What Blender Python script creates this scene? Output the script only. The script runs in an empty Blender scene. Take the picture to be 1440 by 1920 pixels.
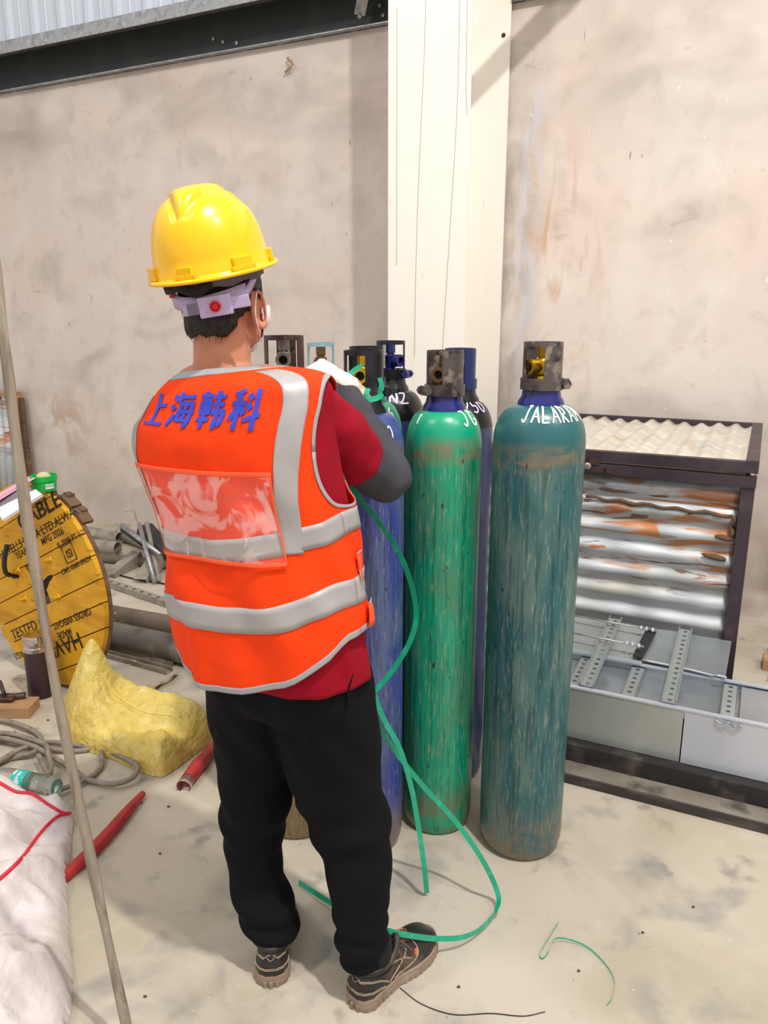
import bpy, math, random
import numpy as np
from mathutils import Vector, Matrix, noise
from mathutils.bvhtree import BVHTree

# ------------------------------------------------------------------ camera, world, lamps, exposure
SC = bpy.context.scene
COL = SC.collection
rnd = random.Random(7)
CAM_H, PITCH, FPX = 1.55, math.radians(14.2), 1450.0
cam_data = bpy.data.cameras.new('camera')
cam_data.sensor_fit = 'VERTICAL'; cam_data.sensor_height = 36.0
cam_data.lens = 36.0 * FPX / 1920.0
cam_data.clip_start = 0.05; cam_data.clip_end = 80
cam = bpy.data.objects.new('camera', cam_data); COL.objects.link(cam)
cam.location = (0, 0, CAM_H)
cam.rotation_euler = (math.pi / 2 - PITCH, 0, 0)
SC.camera = cam
SC.view_settings.view_transform = 'Standard'; SC.view_settings.look = 'None'
SC.view_settings.gamma = 1.0; SC.view_settings.use_curve_mapping = False
SC.view_settings.exposure = 0.24

world = bpy.data.worlds.new('hall_light'); SC.world = world; world.use_nodes = True
bg = world.node_tree.nodes['Background']
bg.inputs['Color'].default_value = (1.0, 0.965, 0.93, 1); bg.inputs['Strength'].default_value = 0.66

def lamp(name, loc, target, size, power, color=(1, 0.96, 0.9)):
    ld = bpy.data.lights.new(name, 'AREA'); ld.shape = 'DISK'; ld.size = size; ld.energy = power; ld.color = color
    o = bpy.data.objects.new(name, ld); COL.objects.link(o); o.location = loc
    d = Vector(target) - Vector(loc); o.rotation_euler = d.to_track_quat('-Z', 'Y').to_euler()
    return o
lamp('high_bay_light', (1.06, 0.35, 5.3), (0.0, 2.6, 0.6), 0.16, 150)
lamp('high_bay_light', (-3.4, 0.2, 6.0), (-0.3, 2.4, 0.5), 0.5, 62, (1, 0.97, 0.93))
lamp('high_bay_light', (3.6, -0.8, 6.2), (0.8, 3.2, 0.9), 0.6, 80, (1, 0.96, 0.91))

# ------------------------------------------------------------------ frames
TX, TY = 0.899053, -0.437839          # along the back wall, to the right
NX, NY = -0.437839, -0.899053         # away from the wall, towards the room
def W(s, d, z): return (TX * s + NX * d, 4.79 + TY * s + NY * d, z)
def GP(x, y, z=0.0):                  # point on the floor (or at height z) seen at a place of the photograph
    c, s = math.cos(PITCH), math.sin(PITCH)
    u = (x - 720) / FPX; v = (960 - y) / FPX
    r = (u, c + v * s, -s + v * c); t = (z - CAM_H) / r[2]
    return (r[0] * t, r[1] * t, z)
def AY(x, y, Y):
    c, s = math.cos(PITCH), math.sin(PITCH)
    u = (x - 720) / FPX; v = (960 - y) / FPX
    r = (u, c + v * s, -s + v * c); t = Y / r[1]
    return (r[0] * t, Y, CAM_H + r[2] * t)
V = Vector

# ------------------------------------------------------------------ materials
def srgb(r, g, b):
    f = lambda c: (c / 255.0) / 12.92 if c / 255.0 <= 0.04045 else ((c / 255.0 + 0.055) / 1.055) ** 2.4
    return (f(r), f(g), f(b), 1)
def mat(name, base, rough=0.5, metal=0.0, layers=(), bump=None, spec=0.5, trans=0.0, alpha=1.0, coat=0.0, sheen=0.0, coords='Object', bands=None, rough_var=None):
    """layers: (rgb, noise scale (x,y,z), lo, hi, amount[, detail, distortion]); bands: (axis, lo, hi, rgb) by height"""
    m = bpy.data.materials.new(name); m.use_nodes = True
    nt = m.node_tree; N = nt.nodes; L = nt.links
    b = N['Principled BSDF']
    tc = N.new('ShaderNodeTexCoord')
    def nz(scale, detail=4.0, dist=0.0):
        mp = N.new('ShaderNodeMapping'); mp.inputs['Scale'].default_value = scale
        L.new(tc.outputs[coords], mp.inputs['Vector'])
        t = N.new('ShaderNodeTexNoise'); t.inputs['Scale'].default_value = 1.0
        t.inputs['Detail'].default_value = detail; t.inputs['Distortion'].default_value = dist
        L.new(mp.outputs[0], t.inputs['Vector']); return t
    rgb = N.new('ShaderNodeRGB'); rgb.outputs[0].default_value = base if len(base) == 4 else srgb(*base)
    cur = rgb.outputs[0]
    def mixin(cur, fac, col):
        mx = N.new('ShaderNodeMix'); mx.data_type = 'RGBA'
        L.new(fac, mx.inputs[0]); L.new(cur, mx.inputs[6]); mx.inputs[7].default_value = col if len(col) == 4 else srgb(*col)
        return mx.outputs[2]
    if bands:
        sp = N.new('ShaderNodeSeparateXYZ'); L.new(tc.outputs[coords], sp.inputs[0])
        for ax, lo, hi, col in bands:
            mr = N.new('ShaderNodeMapRange'); mr.inputs[1].default_value = lo; mr.inputs[2].default_value = hi
            L.new(sp.outputs[ax], mr.inputs[0]); cur = mixin(cur, mr.outputs[0], col)
    for ly in layers:
        col, sc, lo, hi, amt = ly[:5]
        det = ly[5] if len(ly) > 5 else 5.0; dis = ly[6] if len(ly) > 6 else 0.0
        t = nz(sc if hasattr(sc, '__len__') else (sc,) * 3, det, dis)
        mr = N.new('ShaderNodeMapRange'); mr.inputs[1].default_value = lo; mr.inputs[2].default_value = hi; mr.inputs[4].default_value = amt
        L.new(t.outputs['Fac'], mr.inputs[0]); fac = mr.outputs[0]
        if len(ly) > 7:                               # limited to ranges along axes: (axis, lo, hi, soft)
            for (ax, z0, z1, soft) in ly[7]:
                sp = N.new('ShaderNodeSeparateXYZ'); L.new(tc.outputs[coords], sp.inputs[0])
                a = N.new('ShaderNodeMapRange'); a.inputs[1].default_value = z0 - soft; a.inputs[2].default_value = z0 + soft; L.new(sp.outputs[ax], a.inputs[0])
                c = N.new('ShaderNodeMapRange'); c.inputs[1].default_value = z1 + soft; c.inputs[2].default_value = z1 - soft; L.new(sp.outputs[ax], c.inputs[0])
                m1 = N.new('ShaderNodeMath'); m1.operation = 'MULTIPLY'; L.new(a.outputs[0], m1.inputs[0]); L.new(c.outputs[0], m1.inputs[1])
                m2 = N.new('ShaderNodeMath'); m2.operation = 'MULTIPLY'; L.new(m1.outputs[0], m2.inputs[0]); L.new(fac, m2.inputs[1]); fac = m2.outputs[0]
        cur = mixin(cur, fac, col)
    L.new(cur, b.inputs['Base Color'])
    b.inputs['Roughness'].default_value = rough; b.inputs['Metallic'].default_value = metal
    b.inputs['Specular IOR Level'].default_value = spec
    b.inputs['Transmission Weight'].default_value = trans; b.inputs['Alpha'].default_value = alpha
    b.inputs['Coat Weight'].default_value = coat; b.inputs['Coat Roughness'].default_value = 0.1
    b.inputs['Sheen Weight'].default_value = sheen
    if rough_var:
        t = nz((rough_var[0],) * 3); mr = N.new('ShaderNodeMapRange'); mr.inputs[1].default_value = .35; mr.inputs[2].default_value = .65
        mr.inputs[3].default_value = rough_var[1]; mr.inputs[4].default_value = rough_var[2]
        L.new(t.outputs['Fac'], mr.inputs[0]); L.new(mr.outputs[0], b.inputs['Roughness'])
    if bump:
        prev = None
        for (sc, st, dist) in (bump if isinstance(bump, list) else [bump]):
            t = nz(sc if hasattr(sc, '__len__') else (sc,) * 3, 6.0)
            bp = N.new('ShaderNodeBump'); bp.inputs['Strength'].default_value = st; bp.inputs['Distance'].default_value = dist
            L.new(t.outputs['Fac'], bp.inputs['Height'])
            if prev: L.new(prev, bp.inputs['Normal'])
            prev = bp.outputs[0]
        L.new(prev, b.inputs['Normal'])
    return m

# ------------------------------------------------------------------ mesh builders
def link(name, me, m=None, parent=None, smooth=False):
    o = bpy.data.objects.new(name, me); COL.objects.link(o)
    if m is not None and not me.materials: me.materials.append(m)
    if smooth:
        for p in me.polygons: p.use_smooth = True
    if parent is not None:
        o.parent = parent; o.matrix_parent_inverse = Matrix.Translation(-Vector(world_loc(parent)))
    return o
def world_loc(o): return Vector(o['_loc']) if '_loc' in o else Vector((0, 0, 0))
def tag(o, label=None, cat=None, group=None, kind=None):
    if label: o['label'] = label
    if cat: o['category'] = cat
    if group: o['group'] = group
    if kind: o['kind'] = kind
    return o
ROOTS = []
def thing(name, label, cat, loc, group=None):
    o = bpy.data.objects.new(name, None); COL.objects.link(o); o.location = loc; o['_loc'] = tuple(loc)
    o.empty_display_size = 0.05
    ROOTS.append(o)
    return tag(o, label, cat, group)
def basis(z, x=(1, 0, 0)):
    z = V(z).normalized(); x = V(x)
    if abs(z.dot(x.normalized())) > 0.98: x = V((0, 1, 0)) if abs(z.y) < .9 else V((0, 0, 1))
    x = (x - z * x.dot(z)).normalized(); y = z.cross(x)
    return x, y, z
def cr(pts, n=8):                       # Catmull-Rom through points
    P = [V(p) for p in pts]
    if len(P) < 3: return [P[0].lerp(P[1], i / n) for i in range(n + 1)]
    out = []
    E = [P[0] * 2 - P[1]] + P + [P[-1] * 2 - P[-2]]
    for i in range(1, len(E) - 2):
        a, b, c, d = E[i - 1:i + 3]
        for k in range(n):
            t = k / n
            out.append(0.5 * ((2 * b) + (c - a) * t + (2 * a - 5 * b + 4 * c - d) * t * t + (3 * b - a - 3 * c + d) * t ** 3))
    out.append(P[-1]); return out
class MB:
    def __init__(s): s.v = []; s.f = []
    def add(s, vs, fs):
        o = len(s.v); s.v += [tuple(p) for p in vs]; s.f += [tuple(i + o for i in f) for f in fs]; return s
    def box(s, c, size, ax=None, bev=0.0):         # centre, full sizes, axes (x, y, z)
        c = V(c); X, Y, Z = [V(a) for a in (ax or ((1, 0, 0), (0, 1, 0), (0, 0, 1)))]
        h = [k / 2 for k in size]
        if bev <= 0:
            vs = [c + X * (sx * h[0]) + Y * (sy * h[1]) + Z * (sz * h[2]) for sz in (-1, 1) for sy in (-1, 1) for sx in (-1, 1)]
            return s.add(vs, [(0, 2, 3, 1), (4, 5, 7, 6), (0, 1, 5, 4), (2, 6, 7, 3), (0, 4, 6, 2), (1, 3, 7, 5)])
        b = min(bev, min(h) * .9)
        bm = bmesh_box(h, b)
        return s.add([c + X * p[0] + Y * p[1] + Z * p[2] for p in bm[0]], bm[1])
    def wbox(s, s0, s1, d0, d1, z0, z1, bev=0.0):  # box in the wall's frame
        return s.box(W((s0 + s1) / 2, (d0 + d1) / 2, (z0 + z1) / 2), (abs(s1 - s0), abs(d1 - d0), abs(z1 - z0)), ((TX, TY, 0), (-NX, -NY, 0), (0, 0, 1)), bev)
    def tube(s, path, r, n=10, caps=True, flat=None):
        P = [V(p) for p in path]; R = r if hasattr(r, '__len__') else [r] * len(P)
        ref = None; rings = []
        for i, p in enumerate(P):
            t = (P[min(i + 1, len(P) - 1)] - P[max(i - 1, 0)])
            if t.length < 1e-9: t = V((0, 0, 1))
            t.normalize()
            if ref is None: x, y, _ = basis(t)
            else:
                x = (ref - t * ref.dot(t)); x = x.normalized() if x.length > 1e-6 else basis(t)[0]; y = t.cross(x)
            ref = x; rings.append([p + (x * math.cos(2 * math.pi * k / n) + y * math.sin(2 * math.pi * k / n)) * R[i] for k in range(n)])
        return s.loft(rings, caps)
    def loft(s, rings, caps=True, closed=True):
        n = len(rings[0]); vs = [p for r in rings for p in r]; fs = []
        for i in range(len(rings) - 1):
            for k in range(n if closed else n - 1):
                a, b = i * n + k, i * n + (k + 1) % n; fs.append((a, b, b + n, a + n))
        if caps and closed:
            fs.append(tuple(range(n))[::-1]); fs.append(tuple(range((len(rings) - 1) * n, len(rings) * n)))
        return s.add(vs, fs)
    def lathe(s, prof, c, axis=(0, 0, 1), n=32, ref=(1, 0, 0), a0=0.0, a1=2 * math.pi):
        x, y, z = basis(axis, ref); c = V(c); full = abs(a1 - a0 - 2 * math.pi) < 1e-6
        m = n if full else n + 1
        rings = [[c + z * h + (x * math.cos(a0 + (a1 - a0) * k / n) + y * math.sin(a0 + (a1 - a0) * k / n)) * max(r, 1e-5) for k in range(m)] for r, h in prof]
        return s.loft(rings, caps=full, closed=full)
    def shell(s, c, r0, r1, z0, z1, a0, a1, n=16): # curved plate of a ring
        vs = []; fs = []
        for k in range(n + 1):
            a = a0 + (a1 - a0) * k / n; ca, sa = math.cos(a), math.sin(a)
            for r, z in ((r0, z0), (r1, z0), (r1, z1), (r0, z1)): vs.append((c[0] + r * ca, c[1] + r * sa, c[2] + z))
        for k in range(n):
            for j in range(4):
                a = k * 4 + j; b = k * 4 + (j + 1) % 4; fs.append((a, b, b + 4, a + 4))
        fs.append((0, 1, 2, 3)); fs.append((n * 4 + 3, n * 4 + 2, n * 4 + 1, n * 4))
        return s.add(vs, fs)
    def prism(s, poly, o, X, Y, Z, h):             # polygon in plane X,Y extruded h along Z
        o, X, Y, Z = V(o), V(X), V(Y), V(Z); n = len(poly)
        vs = [o + X * a + Y * b for a, b in poly] + [o + X * a + Y * b + Z * h for a, b in poly]
        return s.add(vs, [tuple(range(n))[::-1], tuple(range(n, 2 * n))] + [(i, (i + 1) % n, (i + 1) % n + n, i + n) for i in range(n)])
    def mesh(s, name='m'):
        me = bpy.data.meshes.new(name); me.from_pydata(s.v, [], s.f); me.validate(); me.update(); return me
    def build(s, name, m, parent=None, smooth=False, fixn=True, angle=None):
        me = s.mesh(name)
        if fixn:
            import bmesh
            bm = bmesh.new(); bm.from_mesh(me); bmesh.ops.recalc_face_normals(bm, faces=bm.faces); bm.to_mesh(me); bm.free()
        o = link(name, me, m, parent, smooth or angle is not None)
        if angle is not None: me.set_sharp_from_angle(angle=math.radians(angle))
        return o
_bb = {}
def bmesh_box(h, b):
    key = (round(h[0], 5), round(h[1], 5), round(h[2], 5), round(b, 5))
    if key not in _bb:
        import bmesh
        bm = bmesh.new(); bmesh.ops.create_cube(bm, size=2)
        for v in bm.verts: v.co = (v.co.x * h[0], v.co.y * h[1], v.co.z * h[2])
        bmesh.ops.bevel(bm, geom=bm.edges[:], offset=b, segments=2, affect='EDGES', profile=.7)
        bm.verts.index_update(); _bb[key] = ([tuple(v.co) for v in bm.verts], [tuple(v.index for v in f.verts) for f in bm.faces]); bm.free()
    return _bb[key]
def remesh(mb, voxel, smooth=6, factor=0.5):       # fuse overlapping closed shapes into one skin
    me = mb.mesh('tmp'); o = bpy.data.objects.new('tmp', me); COL.objects.link(o)
    md = o.modifiers.new('r', 'REMESH'); md.mode = 'VOXEL'; md.voxel_size = voxel
    if smooth:
        sm = o.modifiers.new('s', 'SMOOTH'); sm.iterations = smooth; sm.factor = factor
    dg = bpy.context.evaluated_depsgraph_get(); dg.update()
    out = bpy.data.meshes.new_from_object(o.evaluated_get(dg))
    bpy.data.objects.remove(o); bpy.data.meshes.remove(me); out.materials.clear()
    return out
def coords(me):
    a = np.empty(len(me.vertices) * 3, np.float32); me.vertices.foreach_get('co', a); return a.reshape(-1, 3).astype(float)
def setco(me, a): me.vertices.foreach_set('co', a.astype(np.float32).ravel()); me.update()
def normals(me):
    a = np.empty(len(me.vertices) * 3, np.float32); me.vertices.foreach_get('normal', a); return a.reshape(-1, 3).astype(float)
def displace(me, fn):                               # fn(co) -> distance along the normal
    co = coords(me); no = normals(me)
    d = np.array([fn(c) for c in co]); setco(me, co + no * d[:, None])
def ell(mb, c, r, ax=None, n=20, m=12):
    c = V(c); X, Y, Z = [V(a) for a in (ax or ((1, 0, 0), (0, 1, 0), (0, 0, 1)))]
    rings = []
    for i in range(m + 1):
        t = -math.pi / 2 + math.pi * min(max(i / m, .01), .99)
        rings.append([c + X * (r[0] * math.cos(t) * math.cos(2 * math.pi * k / n)) + Y * (r[1] * math.cos(t) * math.sin(2 * math.pi * k / n)) + Z * (r[2] * math.sin(t)) for k in range(n)])
    mb.loft(rings)
def capsule(mb, a, b, ra, rb, n=14):               # tapered limb with round ends
    a, b = V(a), V(b); d = b - a; L = d.length; x, y, z = basis(d)
    rings = []
    for i in range(6):
        t = -math.pi / 2 + (i + .08) / 6 * math.pi / 2; rings.append((a + z * (math.sin(t) * ra), math.cos(t) * ra))
    for i in range(5): rings.append((a.lerp(b, i / 4), ra + (rb - ra) * i / 4))
    for i in range(1, 7):
        t = (i - .08) / 6 * math.pi / 2; rings.append((b + z * (math.sin(t) * rb), math.cos(t) * rb))
    mb.loft([[c + (x * math.cos(2 * math.pi * k / n) + y * math.sin(2 * math.pi * k / n)) * r for k in range(n)] for c, r in rings])
def ribbon(mb, path, w, ups, th=0.0006):            # thin flat strap along a path, ups = its width direction(s)
    P = [V(p) for p in path]; rings = []
    for i, p in enumerate(P):
        t = (P[min(i + 1, len(P) - 1)] - P[max(i - 1, 0)]).normalized()
        u = V(ups[i] if isinstance(ups, list) else ups); u = (u - t * u.dot(t)); u = u.normalized() if u.length > 1e-5 else basis(t)[0]
        n_ = t.cross(u)
        rings.append([p + u * w / 2 + n_ * th, p - u * w / 2 + n_ * th, p - u * w / 2 - n_ * th, p + u * w / 2 - n_ * th])
    mb.loft(rings)
def text_tris(body, size=1.0, offset=0.0, shear=0.0):
    c = bpy.data.curves.new('t', 'FONT'); c.body = body; c.size = size; c.offset = offset; c.shear = shear; c.align_x = 'CENTER'; c.resolution_u = 4
    o = bpy.data.objects.new('t', c); COL.objects.link(o)
    dg = bpy.context.evaluated_depsgraph_get(); me = bpy.data.meshes.new_from_object(o.evaluated_get(dg))
    bpy.data.objects.remove(o); bpy.data.curves.remove(c)
    return me
def nsn(p, sc=1.0, o=0.0): return noise.noise(V((p[0] * sc + o, p[1] * sc + o * 1.7, p[2] * sc - o)))
# single-stroke hand lettering, each glyph in a unit box
GL = {'J': [[(.1, 1), (.9, 1)], [(.62, 1), (.55, .25), (.35, .0), (.08, .2)]], 'A': [[(0, 0), (.5, 1), (.95, 0)], [(.2, .4), (.8, .38)]],
      'L': [[(.1, 1), (.08, 0), (.85, .04)]], 'R': [[(.1, 0), (.12, 1), (.75, .9), (.75, .6), (.15, .5), (.85, 0)]], 'M': [[(0, 0), (.12, 1), (.5, .35), (.88, 1), (1, 0)]],
      'G': [[(.9, .85), (.5, 1), (.1, .6), (.2, .1), (.6, 0), (.9, .35), (.5, .42)]], 'N': [[(0, 0), (.08, 1), (.85, .05), (.95, 1)]], 'Z': [[(.05, 1), (.9, 1), (.05, 0), (.95, .02)]],
      '5': [[(.85, 1), (.2, 1), (.15, .58), (.65, .6), (.85, .3), (.55, 0), (.1, .1)]], '0': [[(.5, 1), (.12, .7), (.12, .3), (.5, 0), (.88, .3), (.88, .7), (.5, 1)]],
      '1': [[(.3, .8), (.55, 1), (.5, 0)]], '6': [[(.75, .95), (.3, .7), (.12, .25), (.45, 0), (.82, .2), (.7, .5), (.2, .4)]],
      'm': [[(.0, .1), (.08, .9)], [(.08, .7), (.4, .98), (.5, .6), (.45, .15)], [(.5, .7), (.85, .95), (.98, .5), (.9, .0)]], 'P': [[(.1, 0), (.12, 1), (.8, .9), (.75, .55), (.15, .5)]]}
# ------------------------------------------------------------------ the hall: floor, plastered wall, cladding
M = {}
M['plaster'] = mat('wall_plaster', (214, 203, 196), .9, layers=[
    ((218, 200, 190), (1.1, 1, 1.3), .42, .62, .75), ((176, 166, 156), (1.6, 1, 2.6), .52, .74, .75, 8, .6),
    ((225, 217, 208), (2.6, 1, 1.6), .52, .68, .65, 8), ((184, 171, 162), (8, 2, 6), .55, .70, .35, 10, .5), ((150, 138, 126), (5.0, 2, 9.0), .66, .78, .5, 9, .8),
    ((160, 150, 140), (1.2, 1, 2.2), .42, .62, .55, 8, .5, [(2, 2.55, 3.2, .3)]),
    ((120, 105, 92), (34, 4, 7), .735, .765, .8, 2), ((238, 232, 225), (46, 6, 20), .76, .79, .8, 1),
    ((112, 100, 88), (70, 10, 60), .72, .76, .7, 2, 0, [(0, 1.1, 3.2, .4), (2, .9, 2.2, .4)]),
    ((196, 158, 122), (9, 2, 2.2), .5, .68, .7, 6, 1.2, [(0, .86, 1.25, .09), (2, 1.0, 2.35, .25)]),
    ((205, 203, 212), (14, 3, 3), .42, .56, .85, 5, .8, [(0, .80, .92, .035), (2, 1.1, 2.7, .1)]),
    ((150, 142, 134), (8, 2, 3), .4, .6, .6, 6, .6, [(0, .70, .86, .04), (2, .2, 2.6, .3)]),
    ((158, 118, 82), (3, 2, 3), .35, .6, .75, 7, 1.0, [(2, .0, .45, .15), (0, 2.1, 4.0, .08)]),
    ((180, 150, 128), (4, 2, 4), .48, .62, .7, 7, 1.0, [(0, -3.0, -2.55, .12), (2, .45, .95, .15)]),
    ((168, 158, 146), (3, 1, 3), .3, .6, .6, 6, .6, [(2, -.1, .45, .25)])],
    bump=[((3, 3, 3), .25, .02), ((40, 40, 40), .25, .004)])
M['concrete'] = mat('floor_concrete', (190, 179, 161), .72, layers=[
    ((203, 194, 180), .9, .4, .62, .8, 6), ((172, 162, 142), 2.1, .46, .66, .8, 8, .6), ((146, 144, 138), 4.2, .54, .66, .75, 7, .4), ((200, 191, 176), 11, .56, .70, .35, 8, .3),
    ((122, 122, 118), 6.5, .62, .70, .6, 5), ((206, 198, 184), (5, 9, 5), .6, .75, .35, 8), ((176, 160, 128), 1.5, .6, .75, .5, 5),
    ((110, 100, 88), 60, .74, .78, .7, 2), ((226, 220, 208), 85, .76, .79, .7, 1)],
    bump=[((4, 4, 4), .12, .02), ((70, 70, 70), .15, .003)], rough_var=(2.5, .5, .85), spec=.35)
M['cladding'] = mat('cladding_sheet', (205, 213, 224), .45, layers=[((188, 196, 208), (6, 2, .6), .5, .7, .6), ((222, 228, 236), (20, 5, .5), .55, .7, .5)])
M['cream'] = mat('cream_paint', (242, 237, 228), .42, layers=[((232, 228, 214), (2, 2, 1), .5, .75, .5), ((190, 172, 148), (60, 60, 8), .73, .76, .6, 2), ((226, 226, 212), (8, 8, .7), .55, .7, .4)])
M['galv'] = mat('galvanised_steel', (176, 178, 180), .42, .75, layers=[((140, 143, 146), 14, .45, .65, .7, 3, 1.5), ((205, 206, 208), 30, .55, .7, .6, 3)])
M['black_paint'] = mat('black_painted_steel', (40, 44, 44), .55, layers=[((58, 62, 60), 6, .5, .7, .6)])
M['black_rust'] = mat('black_steel_dusty', (46, 42, 42), .55, .2, layers=[((120, 110, 98), 9, .52, .7, .6, 6), ((30, 27, 27), 4, .5, .6, .7)])

me = MB().box((0, 3, -.05), (30, 26, .1)).mesh()
tag(link('floor', me, M['concrete']), kind='structure')
def wall_obj(name, mb, m, smooth=False):            # built in the wall's own frame: x along it, -y into the room
    o = link(name, mb.mesh(), m); o.location = (0, 4.79, 0); o.rotation_euler = (0, 0, math.atan2(TY, TX)); return tag(o, kind='structure')
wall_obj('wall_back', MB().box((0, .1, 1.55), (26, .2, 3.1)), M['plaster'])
mb = MB(); prof = []
s_ = -13.0
while s_ < 13.0:                                     # standing-seam cladding above the wall
    prof += [(s_, 0), (s_ + .036, 0), (s_ + .05, -.028), (s_ + .085, -.028), (s_ + .1, 0), (s_ + .155, 0), (s_ + .16, -.006), (s_ + .17, -.006), (s_ + .175, 0)]
    s_ += .25
ringA = [(a, b + .03, 3.1) for a, b in prof]; ringB = [(a, b + .03, 6.6) for a, b in prof]
mb.loft([ringA, ringB], caps=False, closed=False)
o = wall_obj('wall_cladding', mb, M['cladding'])
md = o.modifiers.new('s', 'SOLIDIFY'); md.thickness = .004

# ------------------------------------------------------------------ steel column, purlin, braces
col = thing('steel_column', 'tall cream painted steel column standing against the plastered wall behind the gas cylinders', 'column', W(.525, .3, 0))
MB().wbox(.314, .735, .588, .60, 0, 5.5, .002).build('front_flange', M['cream'], col)
MB().wbox(.519, .531, .034, .588, 0, 5.5).build('web', M['cream'], col)
MB().wbox(.314, .735, .02, .034, 0, 5.5, .002).build('back_flange', M['cream'], col)
M['stain'] = mat('drip_stain', (184, 160, 134), .8)
for pts in ([(.50, 3.3), (.505, 2.85), (.488, 2.4), (.474, 2.0), (.468, 1.6), (.466, 1.35)], [(.668, 3.3), (.674, 2.9), (.672, 2.5), (.655, 2.1), (.635, 1.7), (.62, 1.38)],
            [(.710, 3.0), (.713, 2.6), (.722, 2.45)], [(.36, 2.95), (.362, 2.4), (.363, 1.8)]):
    m_ = MB(); ribbon(m_, [W(q.x, .6012, q.z) for q in cr([(a, 0, z) for a, z in pts], 8)], .0022, (TX, TY, 0), .0004)
    m_.build('drip_mark', M['stain'], col)
m_ = MB(); m_.lathe([(.0, 0), (.011, 0), (.011, .002), (0, .002)], W(.700, .0345, 2.95), (NX, NY, 0), 16); m_.build('bolt_hole', M['black_paint'], col)

for s0_, s1_, lb_ in ((.738, 13, 'dark channel purlin along the wall top to the right of the steel column'), (-13, .311, 'long dark channel purlin with galvanised lip, left of the steel column')):
    pur = thing('steel_purlin', lb_, 'beam', W((s0_ + s1_) / 2, .05, 3.1))
    MB().wbox(s0_, s1_, .004, .012, 3.105, 3.33).build('web', M['black_paint'], pur)  # black paint, its darkness also standing for the shade under the lip
    MB().wbox(s0_, s1_, .012, .05, 3.100, 3.106).build('bottom_flange', M['galv'], pur)
    MB().wbox(s0_, s1_, .012, .22, 3.33, 3.336).build('top_flange', M['galv'], pur)
    MB().wbox(s0_, s1_, .214, .22, 3.262, 3.331).build('lip', M['galv'], pur)
for s_, z_ in ((-1.15, 3.19), (-1.08, 3.165), (-.98, 3.145), (-.02, 3.2), (.0, 3.15)):
    MB().lathe([(.011, 0), (.011, .006), (0, .007)], W(s_, .012, z_), (NX, NY, 0), 6).build('bolt', M['galv'], pur)
def brace(lbl, a, b):
    t = thing('steel_brace', lbl, 'brace', a, None)
    a, b = V(a), V(b); d = (b - a); x, y, z = basis(d)
    MB().box((a + b) / 2, (.06, .004, d.length), (x, y, z)).box((a + b) / 2 + x * .028 + y * .03, (.004, .06, d.length), (x, y, z)).build('angle_bar', M['galv'], t)
    MB().lathe([(.012, 0), (.012, .01), (0, .01)], a + y * -.004, tuple(-y), 6).build('bolt', M['galv'], t)
brace('short galvanised angle brace from the purlin up to the left of the column', W(-.10, .10, 3.14), W(.30, .56, 3.55))
t = thing('bracing_bar', 'painted flat bracing bar rising to the right from the front of the steel column', 'brace', W(.745, .61, 2.99))
a, b = V(W(.745, .604, 2.99)), V(W(2.3, .604, 4.24)); d_ = (b - a).normalized(); n3 = V((NX, NY, 0))
MB().box((a + b) / 2, ((b - a).length, .008, .10), (tuple(d_), tuple(n3), tuple(d_.cross(n3)))).build('flat_bar', M['cream'], t)
# dry plaster crumb hanging under the purlin
m_ = MB(); m_.tube(cr([W(-.62, .02, 3.02), W(-.60, .03, 3.0), W(-.585, .025, 2.985), W(-.60, .03, 2.96), W(-.635, .02, 2.945)], 5), [.004 + .006 * math.sin(i) ** 2 for i in range(21)], 6)
tag(m_.build('gecko', mat('gecko_skin', (168, 140, 96), .7), None, True), 'small brown gecko clinging to the wall under the purlin', 'gecko')

# ------------------------------------------------------------------ gas cylinders
def paint(name, base, wear, streak, dome=None, split=None, rough=.32):
    L_ = [(streak, (80, 80, 4.0), .44, .62, .75, 10, .6, [(2, -.1, 1.22, .03)]), (wear, (11, 11, 3.2), .48, .64, .85, 8, .8, [(2, -.1, 1.19, .05)]), (tuple(int(c * .62) for c in base), (95, 95, 5), .53, .62, .65, 5, .3, [(2, -.1, 1.2, .04)]), ((136, 116, 88), (14, 14, 26), .40, .62, .75, 6, .8, [(2, 1.165, 1.225, .018)]),
          ((176, 172, 152), (200, 200, 22), .56, .70, .42, 8, 0, [(2, -.1, 1.2, .04)]),
          ((124, 106, 84), (12, 12, 10), .36, .6, .85, 6, .6, [(2, -.1, .13, .07)]), ((24, 26, 24), (60, 60, 26), .70, .73, .85, 3)]
    b = []
    if split: b = [(2, split[0] - .002, split[0] + .002, split[1])]
    return mat(name, base, rough, layers=L_, bands=b, bump=[((14, 14, 5), .12, .01), ((160, 160, 60), .1, .002)], spec=.55)
M['jal'] = paint('teal_worn_paint', (40, 98, 102), (92, 122, 116), (28, 84, 96)); 
M['green'] = paint('green_worn_paint', (12, 158, 118), (70, 132, 102), (22, 140, 112))
M['blue'] = paint('blue_worn_paint', (62, 76, 140), (84, 100, 140), (54, 66, 156))
M['brown'] = paint('brown_dirty_paint', (132, 112, 74), (150, 128, 84), (112, 84, 52))
M['paleblue'] = paint('pale_grey_paint', (120, 130, 120), (140, 132, 110), (100, 110, 104))
M['nz'] = mat('black_gloss_paint', (20, 20, 24), .22, bands=[(2, -1, -.9, (20, 20, 24))], layers=[((44, 58, 98), 3, -.2, -.1, 1.0, 2, 0, [(2, -1, 1.218, .003)])])
M['navy'] = mat('navy_and_black_paint', (18, 18, 22), .25, layers=[((52, 62, 98), 3, -.2, -.1, 1.0, 2, 0, [(2, -1, 1.218, .003)]), ((70, 82, 120), (20, 20, 3), .5, .7, .5, 5, .3, [(2, -1, 1.2, .01)])])
M['g16'] = paint('dull_green_paint', (44, 140, 112), (80, 130, 104), (40, 120, 96))
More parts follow.
